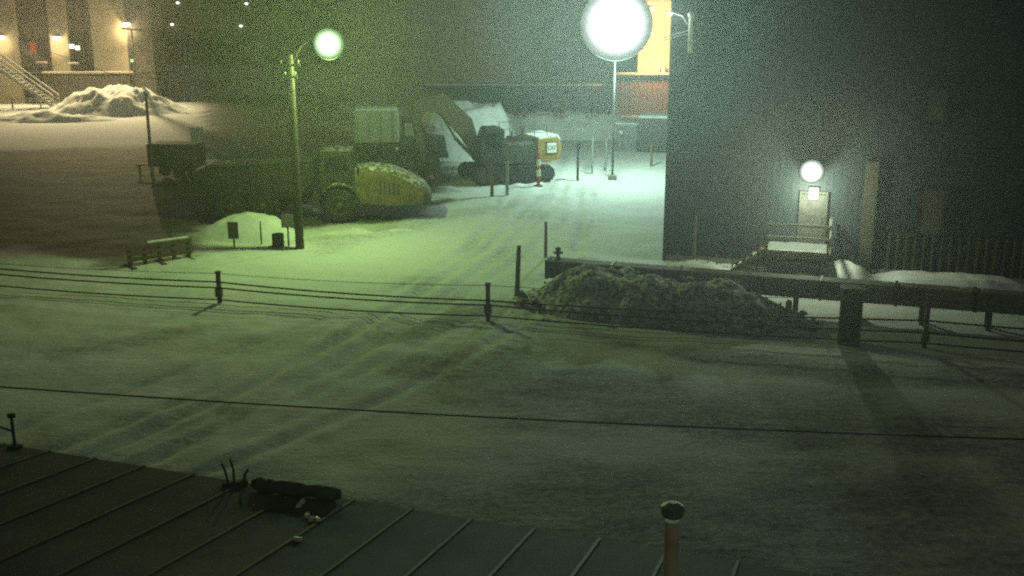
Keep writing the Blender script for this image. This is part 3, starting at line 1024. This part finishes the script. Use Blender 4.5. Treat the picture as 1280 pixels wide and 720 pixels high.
for y in (-.85, .85):
    MB().lathe([(.13, 0), (.13, .05), (.05, .07)], (4.28, y, 1.45), 'Y', 12).build('headlight', GLASS, bo)
# fender arch
vs = MB()
for k in range(10):
    a0, a1 = math.pi * (.02 + .96 * k / 10), math.pi * (.02 + .96 * (k + 1) / 10)
    r0 = 1.06
    vs.bar((r0 * math.cos(a0), -1.15, TR + r0 * math.sin(a0)), (r0 * math.cos(a1), -1.15, TR + r0 * math.sin(a1)), .68, .06)
vs.build('fender', YEL, dt)
# cab
cb_ = MB().prism([(-.95, 1.5), (.75, 1.5), (.75, 2.6), (.5, 3.45), (-.85, 3.45), (-.95, 2.6)], -.85, .85).build('cab', mat('cab_dark', (.03, .028, .02), .6), dt)
MB().prism([(-.75, 2.5), (.55, 2.5), (.36, 3.25), (-.7, 3.25)], -.875, -.855).build('window', GLASS, cb_)
MB().prism([(.765, 2.62), (.785, 2.62), (.55, 3.38), (.53, 3.38)], -.7, .7).build('windscreen', GLASS, cb_)
MB().box((-.15, 0, 3.5), (1.5, 1.8, .1), ch=.04).build('cab_roof', YEL, cb_)
MB().box((-.3, -1.2, 1.55), (.5, .5, .06)).build('step', STEEL, dt)
MB().tube([(.7, -.9, 2.4), (.95, -1.35, 2.5), (.95, -1.4, 2.6)], .025, 6).build('mirror_arm', STEEL, dt)
MB().box((.95, -1.4, 2.8), (.08, .24, .42), ch=.02).build('mirror', DARK, dt)
# tipping body
body = MB().prism([(-1.25, 2.0), (-1.15, 3.15), (-2.2, 3.05), (-6.4, 2.85), (-7.1, 2.55), (-6.2, 1.75), (-4.5, 1.3), (-2.2, 1.35)], -1.45, 1.45).build('tipping_body', mat('tipping_body_paint', (.022, .021, .018), .7, dust=.1), dt)
for x in (-2.0, -3.1, -4.2, -5.3):
    MB().box((x, -1.48, 2.2), (.12, .08, 1.3)).build('body_rib', DARK, body)
MB().bar((-1.2, -1.5, 3.14), (-6.4, -1.5, 2.86), .12, .14).build('body_rail', DARK, body)
MB().bar((-1.2, 1.5, 3.14), (-6.4, 1.5, 2.86), .12, .14).build('body_rail', DARK, body)

# ================================================================= HIGH-WHEELED TRUCK behind
q = P(500, 226)
hv = thing('box_truck', 'high-wheeled dark truck carrying a pale box, parked behind the dump truck', 'truck', (q.x, q.y + 2.0, G(q.x, q.y + 2)), R(6))
s = S(q)
for x in (-2.4, 1.45):
    wheel(hv, (x, -1.05, .82), .82, .8, -1, rim=STEEL)
    wheel(hv, (x, 1.05, .82), .82, .8, 1, rim=STEEL)
    MB().tube([(x, -.9, .82), (x, .9, .82)], .12, 8).build('axle', STEEL, hv)
MB().box((-.5, 0, 1.35), (6.2, 1.1, .4), ch=.05).build('chassis', DARK, hv)
bx = MB().box((-1.55, 0, 3.1), (2.7, 2.3, 1.9), ch=.06).build('cargo_box', PALE, hv)
MB().box((-1.55, 0, 4.09), (2.5, 2.1, .09), ch=.04).build('snow_cap', SNOW, bx)
MB().box((-1.55, 0, 1.85), (2.9, 2.0, .58)).build('underframe', DARK, hv)
for k in range(4):
    MB().box((-2.6 + .7 * k, -1.165, 3.1), (.05, .03, 1.7)).build('box_rib', GREY, bx)
c_ = MB().prism([(-.05, 1.6), (2.6, 1.6), (2.6, 2.3), (1.5, 2.45), (1.15, 3.5), (-.05, 3.5)], -1.05, 1.05).build('cab', DARK, hv)
MB().prism([(.15, 2.5), (1.25, 2.5), (1.0, 3.3), (.15, 3.3)], -1.075, -1.055).build('window', GREY, c_)
MB().box((2.62, 0, 1.75), (.1, 1.7, .5)).build('grille', STEEL, c_)
MB().box((2.2, 0, 1.25), (1.2, 2.2, .22), ch=.05).build('bumper', DARK, hv)
MB().lathe([(.09, 0), (.09, .04), (.03, .05)], (-.35, -1.1, 1.75), 'Y', 10).build('reflector', WHITE, hv)
for x in (-2.4, 1.45):
    a_ = MB()
    for k in range(8):
        a0, a1 = math.pi * (.05 + .9 * k / 8), math.pi * (.05 + .9 * (k + 1) / 8)
        a_.bar((x + 1.0 * math.cos(a0), -1.05, .82 + math.sin(a0)), (x + 1.0 * math.cos(a1), -1.05, .82 + math.sin(a1)), .8, .05)
    a_.build('fender', DARK, hv)

# ================================================================= TRAILER (left, by the lit snow)
q = P(218, 221)
tl = thing('cargo_trailer', 'dark low cargo trailer standing at the edge of lamp-lit snow', 'trailer', (q.x, q.y + .8, G(q.x, q.y + .8)), R(-6))
s = S(q)
MB().box((0, 0, 1.35), (3.0, 1.9, 1.25), ch=.05).build('body', mat('trailer_paint', (.04, .042, .045), .7, dust=.25), tl)
MB().box((0, 0, .62), (3.2, 1.5, .14)).build('frame', STEEL, tl)
for k in range(5):
    MB().box((-1.3 + .65 * k, -.975, 1.35), (.07, .05, 1.2)).build('side_rib', STEEL, tl)
for x in (-.45, .45):
    wheel(tl, (x, -.85, .38), .38, .24, -1, rim=STEEL, lugs=False)
    wheel(tl, (x, .85, .38), .38, .24, 1, rim=STEEL, lugs=False)
MB().bar((-1.6, 0, .6), (-2.7, 0, .55), .1, .1).build('drawbar', STEEL, tl)
MB().box((-2.5, 0, .1), (.1, .1, 1.0)).build('jack_leg', STEEL, tl)
stake(191, 118, 222, 4, 'tall thin dark pole beside the cargo trailer', m=STEEL, name='steel_pole', cat='pole')
q = P(242, 184)
cr = thing('plastic_tote', 'small pale tote standing behind the cargo trailer', 'tote', (q.x, q.y + 1, G(q.x, q.y + 1)), .2)
MB().box((0, 0, .62), (.8, .8, 1.15), ch=.08).build('body', PALE, cr)
MB().box((0, 0, 1.24), (.86, .86, .1), ch=.03).build('lid', GREY, cr)

# ================================================================= CABINETS AND CONTAINER by the road top
q = P(785, 190)
ec = thing('electrical_cabinet', 'grey double electrical cabinet beside the road up the hill', 'cabinet', (q.x, q.y + .5, G(q.x, q.y + .5)), R(-20))
MB().box((0, 0, .95), (1.5, .8, 1.9), ch=.04).build('body', GREY, ec)
for x in (-.37, .37):
    d = MB().box((x, -.42, .98), (.68, .03, 1.6)).build('door', mat('grey_door', (.15, .16, .18), .5), ec)
    MB().box((x + .2, -.45, 1.0), (.04, .04, .2)).build('handle', STEEL, d)
MB().box((-.37, -.44, 1.35), (.22, .015, .2)).build('warning_plate', WHITE, ec)
MB().box((0, 0, 1.95), (1.65, .95, .08), ch=.03).build('snow_cap', SNOW, ec)
q = P(818, 192)
ct = thing('storage_container', 'dark storage container with a snow-covered top at the warehouse edge', 'container', (q.x + .9, q.y + 1.3, G(q.x, q.y + 1.3)), R(-12))
MB().box((0, 0, 1.2), (3.6, 2.3, 2.3), ch=.04).build('box', mat('container_paint', (.06, .06, .062), .6, dust=.1), ct)
cg = None
for k in range(9):
    if cg is None:
        cg = MB().box((0, 0, 0), (.16, .05, 1.9)).build('corrugation', mat('container_paint', ()), ct, (-1.5 + .37 * k, -1.17, 1.2))
    else:
        part(cg, ct, (-1.5 + .37 * k, -1.17, 1.2))
MB().box((0, 0, 2.44), (3.65, 2.35, .18), ch=.07).build('snow_cap', SNOW, ct)

# ================================================================= BACKGROUND BUILDINGS
# long low shed
q = P(650, 141)
ls = thing('long_low_shed', 'long low dark shed with a snowy roof edge behind the excavator', 'shed', (q.x, q.y, q.z - .1), R(-3))
MB().box((0, 2.0, 1.2), (17.0, 4.0, 2.4)).build('wall', mat('shed_wall', (.05, .05, .055), .7), ls)
MB().prism([(-8.7, 2.4), (8.7, 2.4), (8.7, 2.55), (-8.7, 2.55)], -.3, 4.3).build('roof', mat('shed_roof', (.1, .075, .06), .8, dust=.1), ls)
MB().box((0, -.22, 2.62), (17.2, .3, .12), ch=.04).build('snow_edge', SNOW, ls)
sd = None
for k in range(10):
    x = -7.6 + 1.7 * k
    if sd is None:
        sd = MB().box((0, 0, 0), (1.2, .06, 1.9)).build('door_panel', mat('shed_panel', (.065, .065, .075), .7), ls, (x, -.03, 1.1))
    else:
        part(sd, ls, (x, -.03, 1.1))

# red-brown building with the orange-lit upper storey
q = P(770, 150)
rb = thing('red_brown_building', 'red-brown corrugated building with an orange-lit upper storey', 'building', (q.x, q.y + 3, q.z), R(-4))
RBW = 16.0
base = 0
top = PD(800, 93, q.y + 3).z - q.z
MB().box((RBW / 2, 4.1, top / 2 - .1), (RBW, 8, top)).build('lower_wall', REDW, rb)
rp = None
for k in range(13):
    x = .6 + 1.2 * k
    if rp is None:
        rp = siding_panel_mesh(1.19, top - .1, .4, .07).build('siding_panel', REDW, rb, (x, .05, -.1))
    else:
        part(rp, rb, (x, .05, -.1))
MB().box((RBW / 2, .3, top + .06), (RBW + .1, 1.1, .14), ch=.04).build('ledge', WHITE, rb)
ux = PD(797, 50, q.y + 4.2).x - q.x
MB().box((ux + 5, 4.4, top + 4.6), (10, 6, 9)).build('upper_wall', TAN, rb)
for k in range(6):
    MB().box((ux + .5 + 1.1 * k, 1.36, top + 4), (.1, .08, 7.6)).build('panel_joint', TAN, rb)
for x in (PD(823, 90, q.y + 3).x - q.x, PD(829, 90, q.y + 3).x - q.x):
    MB().lathe([(.16, 0), (.16, .5), (.1, .7), (.1, 1.25), (.03, 1.35)], (x, .45, top + .13), n=10).build('vent_stub', WHITE, rb)
ol = MB().box((ux + 1.1, 1.2, top + 5.6), (.5, .3, .25), ch=.04).build('wall_light', emit('glow_orange', (1, .62, .2), 1.4), rb)
lamp('unseen_wall_spot', 'SPOT', rb, (ux + 1.3, -1.8, top + 3.8), 2200, (1.0, .66, .28), .2, (0.1, 1, -.4), 140, .9)  # unseen spot added out in front, turned back to light the wall orange

# corrugated hangar across the back
q = PD(610, 100, 125)
hg = thing('corrugated_hangar', 'huge dim corrugated hangar rising behind the machines and low shed', 'building', (PD(425, 100, 125).x, 125, G(0, 125)), R(-2))
HW = PD(812, 100, 125).x - PD(425, 100, 125).x
MB().box((HW / 2, 10, 7.5), (HW, 19.8, 15)).build('wall', mat('hangar_wall', (.24, .25, .25), .6), hg)
hp = None
nn = int(HW / 1.22)
for k in range(nn):
    x = .65 + 1.22 * k
    if hp is None:
        hp = siding_panel_mesh(1.19, 14.4, .4, .08).build('siding_panel', mat('hangar_wall', ()), hg, (x, .05, .3))
    else:
        part(hp, hg, (x, .05, .3))
MB().prism([(-.4, 15), (HW / 2, 17.5), (HW + .4, 15), (HW + .4, 15.2), (HW / 2, 17.8), (-.4, 15.2)], -.3, 20.3).build('roof', STEEL, hg)

# dark far dormitory with four lamps
q = PD(262, 40, 138)
db = thing('far_building', 'far unlit building with four small lamps on its upper wall', 'building', (PD(196, 100, 138).x, 138, G(0, 138) - .2), 0)
DW = PD(432, 100, 138).x - PD(196, 100, 138).x
MB().box((DW / 2, 6, 8), (DW, 12, 16)).build('wall', mat('far_wall', (.05, .048, .045), .8), db)
for r_ in range(3):
    for k in range(8):
        x = 1.8 + k * (DW - 3) / 7.4
        z = 2.2 + 3.6 * r_
        wv = MB().box((x, -.03, z), (1.3, .08, 1.1)).build('window', GLASS, db)
        MB().box((x, -.06, z - .6), (1.5, .12, .08)).build('sill', GREY, wv)
MB().box((DW / 2, 6, 16.2), (DW + .6, 12.6, .4)).build('roof', STEEL, db)
for (px, py) in ((215, 30), (222, 3), (301, 32), (308, 4)):
    p_ = PD(px, py, 137.8)
    fl = thing('far_lamp', 'tiny white lamp on the wall of the far unlit building', 'lamp', (p_.x, 138.0, p_.z), 0, 'lamps on the far building')
    MB().box((0, -.06, .12), (.26, .12, .14)).build('bracket', STEEL, fl)
    MB().lathe([(.06, -.2), (.2, -.12), (.22, .02), (.1, .08)], (0, -.2, 0), n=12).build('globe', emit('glow_far', (1, 1, .92), 1.5), fl)

# beige building top left, lamps, stairs
BD = 103.0
q = PD(0, 130, BD)
bz = G(0, BD)
bb = thing('beige_building', 'beige building with warm wall lamps, a ledge and outside stairs', 'building', (PD(-60, 100, BD).x, BD, bz - .2), R(2))
BX0 = PD(-60, 100, BD).x
def bx_at(px, py):
    p_ = PD(px, py, BD)
    return (p_.x - BX0, p_.z - bz + .2)
BW = bx_at(190, 50)[0]
mbb = MB().box((BW / 2, 1.6, 6.5), (BW, 3.0, 13)).build('wall', mat('beige_unlit', (.06, .052, .045), .85), bb)  # wall between the lamps: beige darkened to stand for missing light
# pilaster bays painted paler, for the lamplight falling on the wall
for (a, b) in ((-12, 22), (62, 84), (114, 157), (163, 189)):
    xa, _ = bx_at(a, 50); xb, _ = bx_at(b, 50)
    MB().box(((xa + xb) / 2, -.12, 6.4), (xb - xa, .42, 12.6)).build('pilaster', BEIGE if a != 163 else mat('beige_unlit', ()), bb)
for (a, b, t_, bt_) in ((24, 58, 48, 90), (86, 111, 40, 90), (24, 58, 100, 126), (88, 110, 98, 124)):
    xa, zt = bx_at(a, t_); xb, zb = bx_at(b, bt_)
    wn = MB().box(((xa + xb) / 2, .04, (zt + zb) / 2), (xb - xa, .1, zt - zb)).build('window', GLASS, bb)
    MB().box(((xa + xb) / 2, -.03, zb - .05), (xb - xa + .2, .2, .1)).build('sill', BEIGE, wn)
xa, zl_ = bx_at(56, 91); xb, _ = bx_at(166, 91)
MB().box(((xa + xb) / 2, -.7, zl_), (xb - xa, 1.0, .16), ch=.03).build('ledge', BEIGE, bb)
MB().box(((xa + xb) / 2, -.7, zl_ + .11), (xb - xa - .2, .8, .07), ch=.02).build('snow_strip', SNOW, bb)
MB().box(((xa + xb) / 2, -.75, zl_ / 2 - .1), (xb - xa - .4, .8, zl_ - .2)).build('base_wall', mat('base_dark', (.06, .055, .05), .9), bb)
WARM = (1.0, .80, .42)
for i, (px, py, pw) in enumerate(((3, 47, 260), (72, 48, 420), (158, 31, 900))):
    x, z = bx_at(px, py)
    lab = ('warm lamp above the top of the outside stairs', 'warm lamp on the narrow middle pilaster of the beige building', 'warm lamp high on the wide pilaster of the beige building')[i]
    wp = Matrix.Rotation(R(2), 3, 'Z') @ Vector((x, 0, z))
    t = thing('wall_lamp', lab, 'lamp', (BX0 + wp.x, BD + wp.y, bz - .2 + z), R(2))
    MB().box((0, -.42, .22), (.5, .24, .16), ch=.04).build('housing', STEEL, t)
    MB().lathe([(.1, -.26), (.34, -.18), (.42, -.02), (.4, .06), (.2, .12)], (0, -.62, .08), n=14).build('lens', emit('glow_warm', (1, .9, .62), 1.4), t, smooth=True)
    lamp('wall_lamp_light', 'SPOT', t, (0, -1.25, -.25), pw * 4, WARM, .15, (.1, -1, -.75), 160, 1.0)
    lamp('wall_wash', 'POINT', t, (0, -.8, -.6), pw * .15, WARM, .1)
# two bright windows
for k, (px, py) in enumerate(((88, 58), (95, 60))):
    x, z = bx_at(px, py)
    MB().box((x, -.04, z), (.42, .1, .38)).build('lit_pane', emit('glow_pane', (1, .96, .85), 1.2 - .3 * k), bb)
x, z = bx_at(163, 76)
MB().box((x + .1, -.4, z), (.3, .1, .26)).build('exit_light', emit('glow_exit', (.6, 1, .4), .5), bb)
x, z = bx_at(40, 60)
MB().box((x, -.06, z), (.6, .08, 1.1)).build('red_panel', RED, bb)
# window hoods that catch snow
for (px, py) in ((53, 79), (93, 80)):
    x, z = bx_at(px, py)
    hd = MB().box((x, -.5, z), (1.0, .7, .12), ch=.03).build('hood', RED if px == 53 else WOOD, bb)
    MB().box((x, -.5, z + .11), (.9, .6, .12), ch=.05).build('snow_cap', SNOW, hd)
# stairs
stt = thing('outside_stairs', 'outside stairs with pale handrails climbing to the beige building', 'stairs', (BX0, BD - 3.6, bz - .1), R(2))
ax_, az = bx_at(2, 80); bx2, bz2 = bx_at(88, 126)
az += .9; bz2 = .15
ns = 16
for k in range(ns):
    t = (k + .5) / ns
    MB().box((ax_ + (bx2 - ax_) * t, 0, az + (bz2 - az) * t), ((bx2 - ax_) / ns * 1.05, 1.3, .06)).build('tread', GREY, stt)
for y in (-.7, .7):
    MB().bar((ax_, y, az - .1), (bx2, y, bz2 - .08), .08, .3).build('stringer', PALE, stt)
    MB().bar((ax_, y, az + 1.05), (bx2, y, bz2 + 1.0), .12, .12).build('handrail', WHITE, stt)
    MB().bar((ax_, y, az + .55), (bx2, y, bz2 + .5), .05, .05).build('handrail', PALE, stt)
    for k in range(5):
        t = k / 4
        x, z = ax_ + (bx2 - ax_) * t, az + (bz2 - az) * t
        MB().box((x, y, z + .5), (.07, .07, 1.05)).build('baluster', PALE, stt)
MB().box((ax_ - 2.4, 1.2, az - .06), (4.8, 3.6, .14)).build('landing', GREY, stt)
for x in (ax_ - .3, ax_ - 3.5):
    MB().box((x, -.5, az / 2), (.18, .18, az)).build('leg', STEEL, stt)
MB().bar((ax_ - 4.6, -.7, az + 1.05), (ax_, -.7, az + 1.05), .12, .12).build('handrail', WHITE, stt)
MB().box((ax_ + 1.5, -1.2, .9), (9.5, .12, .1)).build('ground_rail', PALE, stt)
for k in range(4):
    MB().box((ax_ - 2.5 + 2.6 * k, -1.2, .45), (.12, .12, .95)).build('rail_post', GREY, stt)
# signpost with angled arms at the corner
q = PD(171, 112, 100)
sg = thing('corner_post', 'thin dark post with slanted pale arms at the beige building corner', 'post', (q.x, 100, G(q.x, 100)), 0)
MB().tube([(0, 0, -.2), (0, 0, PD(171, 36, 100).z - G(0, 100))], .09, 8).build('shaft', STEEL, sg)
for (a, b) in (((176, 76), (183, 70)), ((174, 89), (184, 81))):
    p0, p1 = PD(*a, 100), PD(*b, 100)
    MB().bar((p0.x - q.x, -.1, p0.z - G(0, 100)), (p1.x - q.x, -.1, p1.z - G(0, 100)), .06, .2).build('arm', BEIGE, sg)
zt_ = PD(171, 37, 100).z - G(0, 100)
MB().bar((-.9, -.05, zt_ + .1), (1.6, -.05, zt_ - .1), .12, .14).build('crossbar', STEEL, sg)
# warm-lit snow pile and other pieces at the building's foot
q = P(140, 160)
heap('snow_pile', 'warm-lit snow pile in front of the beige building corner', 'snow pile', (PD(146, 150, 97).x, 97), 7.0, 5.0, 2.3, SNOW, R(6), 41, .3, nx=64, ny=44)
q = P(60, 150)
heap('snow_drift', 'low rolling snow drift before the outside stairs', 'snow drift', (q.x, q.y), 7.0, 2.4, .8, SNOW, R(2), 42, .5)
for k, (px, py) in enumerate(((212, 107), (223, 111), (268, 108), (277, 106))):
    q = P(px, py + 3)
    t = thing('cargo_crate', 'small snow-topped crate at the foot of the far unlit building', 'crate', (q.x, q.y, q.z), .3 * k, 'crates by the far building')
    MB().box((0, 0, .4), (1.4 - .4 * (k > 1), .9, .8)).build('box', WOOD, t)
    MB().box((0, 0, .86), (1.3 - .4 * (k > 1), .85, .12), ch=.04).build('snow_cap', SNOW, t)

# ================================================================= NEAR ROOF
EZ = 4.0
e0 = Vector((-7.5, 14.3)); e1 = Vector((3.25, 10.6))
ea = math.atan2(e1.y - e0.y, e1.x - e0.x)
nr = thing('near_shed', 'low shed with a ribbed dark metal roof dusted with snow', 'shed', (e0.x, e0.y, 0), ea)
RX0, RX1, RD, SLP = -9.0, 18.0, 9.5, 0.13
def rz_(y): return EZ + SLP * (-y)          # local y runs from 0 at the eave to -RD near the camera
MB().box(((RX0 + RX1) / 2, -RD / 2, 1.95), (RX1 - RX0 - .6, RD - .6, 3.9)).build('wall', WALLD, nr)
pw = .82
k = 0
x = RX0
pan = rib = None
ang = -math.atan(SLP)
while x < RX1:
    prof = [(0, 0), (0, 0)]
    if pan is None:
        pm = MB()
        pm.add([(-pw / 2 + .01, 0, 0), (pw / 2 - .01, 0, 0), (pw / 2 - .01, -RD, SLP * RD), (-pw / 2 + .01, -RD, SLP * RD),
                (-pw / 2 + .01, 0, -.08), (pw / 2 - .01, 0, -.08), (pw / 2 - .01, -RD, SLP * RD - .08), (-pw / 2 + .01, -RD, SLP * RD - .08)],
               [(0, 1, 2, 3), (7, 6, 5, 4), (0, 4, 5, 1), (1, 5, 6, 2), (2, 6, 7, 3), (3, 7, 4, 0)])
        pan = pm.build('roof_panel', ROOFM, nr, (x + pw / 2, 0, EZ))
        rib = MB().bar((0, 0.01, .006), (0, -RD, SLP * RD + .006), .04, .016).build('roof_rib', RIBM, nr, (x, 0, EZ))
    else:
        part(pan, nr, (x + pw / 2, 0, EZ))
        part(rib, nr, (x, 0, EZ))
    x += pw
    k += 1
# vent pipe of the near roof
def roof_local(px, py, lift=0.0):
    """near-roof local coordinates of a picture point on the roof plane"""
    d = ray(px, py)
    t = 3.0
    while t < 60:
        p = Vector((0, 0, CAMZ)) + d * t
        lx = (p.x - e0.x) * math.cos(ea) + (p.y - e0.y) * math.sin(ea)
        ly = -(p.x - e0.x) * math.sin(ea) + (p.y - e0.y) * math.cos(ea)
        if p.z < rz_(ly) + lift:
            return lx, ly, rz_(ly)
        t += .02
    return 0, 0, 0
lx, ly, lz = roof_local(836, 756)
vp = MB().tube([(lx, ly, lz - .1), (lx, ly, lz + .95)], .075, 14).build('vent_pipe', mat('vent_metal', (.75, .68, .48), .6), nr)
MB().lathe([(.10, 0), (.12, .03), (.12, .1), (.04, .15)], (lx, ly, lz + 1.0), n=14).build('vent_cap', GREY, vp)
MB().lathe([(.16, .0), (.14, .05), (.08, .09)], (lx, ly, lz), n=14).build('flashing', STEEL, vp)

def on_roof(px, py):
    lx, ly, lz = roof_local(px, py)
    return Vector((e0.x + lx * math.cos(ea) - ly * math.sin(ea), e0.y + lx * math.sin(ea) + ly * math.cos(ea), lz))
# rolled tarp lying on the roof, with a bent bracket beside it
p0, p1 = on_roof(316, 613), on_roof(426, 627)
tp = thing('rolled_tarp', 'dark rolled tarpaulin lying along the near roof edge', 'tarpaulin', p0, math.atan2(p1.y - p0.y, p1.x - p0.x))
TL = (p1 - p0).length
pts = [(TL * k / 12, .02 * math.sin(k * 1.7), .09 + .008 * math.sin(k * 2.3) + (p1.z - p0.z) * k / 12) for k in range(13)]
MB().tube(pts, [.06 + .035 * math.sin(k * 1.3 + 1) * (0.3 if 0 < k < 12 else 0) + (.03 if 0 < k < 12 else 0) for k in range(13)], 14).build('roll', TARP, tp, smooth=True)
for t in (.2, .55, .85):
    MB().lathe([(.092, -.03), (.1, -.02), (.1, .02), (.092, .03)], (0, 0, 0), n=14).build('strap', STEEL, tp, (TL * t, 0, .09 + (p1.z - p0.z) * t)).rotation_euler = (0, math.pi / 2, 0)
p = on_roof(293, 607)
br = thing('roof_bracket', 'spiky dark bent bracket beside the rolled tarpaulin', 'bracket', p, .3)
MB().bar((-.16, 0, .03), (.18, 0, .03), .08, .06).build('foot', STEEL, br)
MB().tube([(-.08, 0, .04), (-.1, 0, .2), (-.14, .02, .33)], .018, 6).build('prong', STEEL, br)
MB().tube([(.0, 0, .04), (.0, .03, .22), (-.03, .03, .37)], .018, 6).build('prong', STEEL, br)
MB().tube([(.12, 0, .04), (.15, .02, .14), (.2, .02, .2)], .018, 6).build('prong', STEEL, br)
rng2 = random.Random(12)
for k, (px, py) in enumerate(((378, 629), (374, 633), (384, 646), (390, 651), (397, 652), (372, 676))):
    p = on_roof(px, py)
    mb = MB()
    n = 7
    top_ = [(math.cos(2 * math.pi * i / n) * rng2.uniform(.03, .06) * 1.3, math.sin(2 * math.pi * i / n) * rng2.uniform(.02, .04)) for i in range(n)]
    mb.add([(x * 1.2, y * 1.2, -.02) for x, y in top_] + [(x, y, .03 + rng2.uniform(0, .02)) for x, y in top_],
           [tuple(range(n - 1, -1, -1)), tuple(range(n, 2 * n))] + [(i, (i + 1) % n, n + (i + 1) % n, n + i) for i in range(n)])
    o = mb.build('ice_chunk', mat('ice', (.85, .86, .85), .2, var=.05, spec=.6), None, p, rng2.uniform(0, 3))
    tag(o, 'tiny pale ice chunk on the near roof below the rolled tarpaulin', 'ice', 'ice chunks on the near roof')
# small mast at the left of the roof edge
p = on_roof(19, 560)
am = thing('roof_mast', 'short thin mast with a side arm on the near roof edge', 'mast', p, ea)
MB().tube([(0, 0, -.02), (0, 0, .52)], .022, 8).build('shaft', STEEL, am)
MB().tube([(0, 0, .26), (-.3, 0, .3)], .014, 6).build('arm', STEEL, am)
MB().box((0, 0, .5), (.1, .06, .06)).build('tip', STEEL, am)
MB().box((0, 0, .02), (.18, .12, .04)).build('foot', STEEL, am)

# overhead cable across the near yard
p0, p1 = PD(-60, 479, 21), PD(1340, 551, 19)
oc = thing('overhead_cable', 'single dark overhead cable strung across the near yard', 'cable', (p0.x, p0.y, 0), 0)
pts = [(0, 0, p0.z)]
for k in range(1, 30):
    t = k / 30
    v = (p1 - p0) * t
    pts.append((v.x, v.y, p0.z + v.z - .28 * 4 * t * (1 - t) * .5 + .0))
pts.append((p1.x - p0.x, p1.y - p0.y, p1.z))
MB().tube(pts, .017, 6).build('wire', CABLE, oc)
MB().tube([(0, 0, -.3), (0, 0, p0.z + .3)], .11, 10).build('post', POLEW, oc)
MB().tube([(p1.x - p0.x, p1.y - p0.y, -.3), (p1.x - p0.x, p1.y - p0.y, p1.z + .3)], .11, 10).build('post', POLEW, oc)

# ================================================================= HAZE: air volume added to give the lamps their glow
hz = MB().box((0, 145, 12.5), (384, 374, 31.5)).build('added_haze', MATS['snow'], None)
m = bpy.data.materials.new('glow_haze')
m.use_nodes = True
n = m.node_tree
n.nodes.clear()
pv = n.nodes.new('ShaderNodeVolumePrincipled')
pv.inputs['Color'].default_value = (.92, .95, .95, 1)
pv.inputs['Density'].default_value = 0.0013
pv.inputs['Anisotropy'].default_value = 0.85
o = n.nodes.new('ShaderNodeOutputMaterial')
n.links.new(pv.outputs['Volume'], o.inputs['Volume'])
m.cycles.homogeneous_volume = True if hasattr(m.cycles, 'homogeneous_volume') else False
hz.data.materials.clear()
hz.data.materials.append(m)
hz['kind'] = 'stuff'
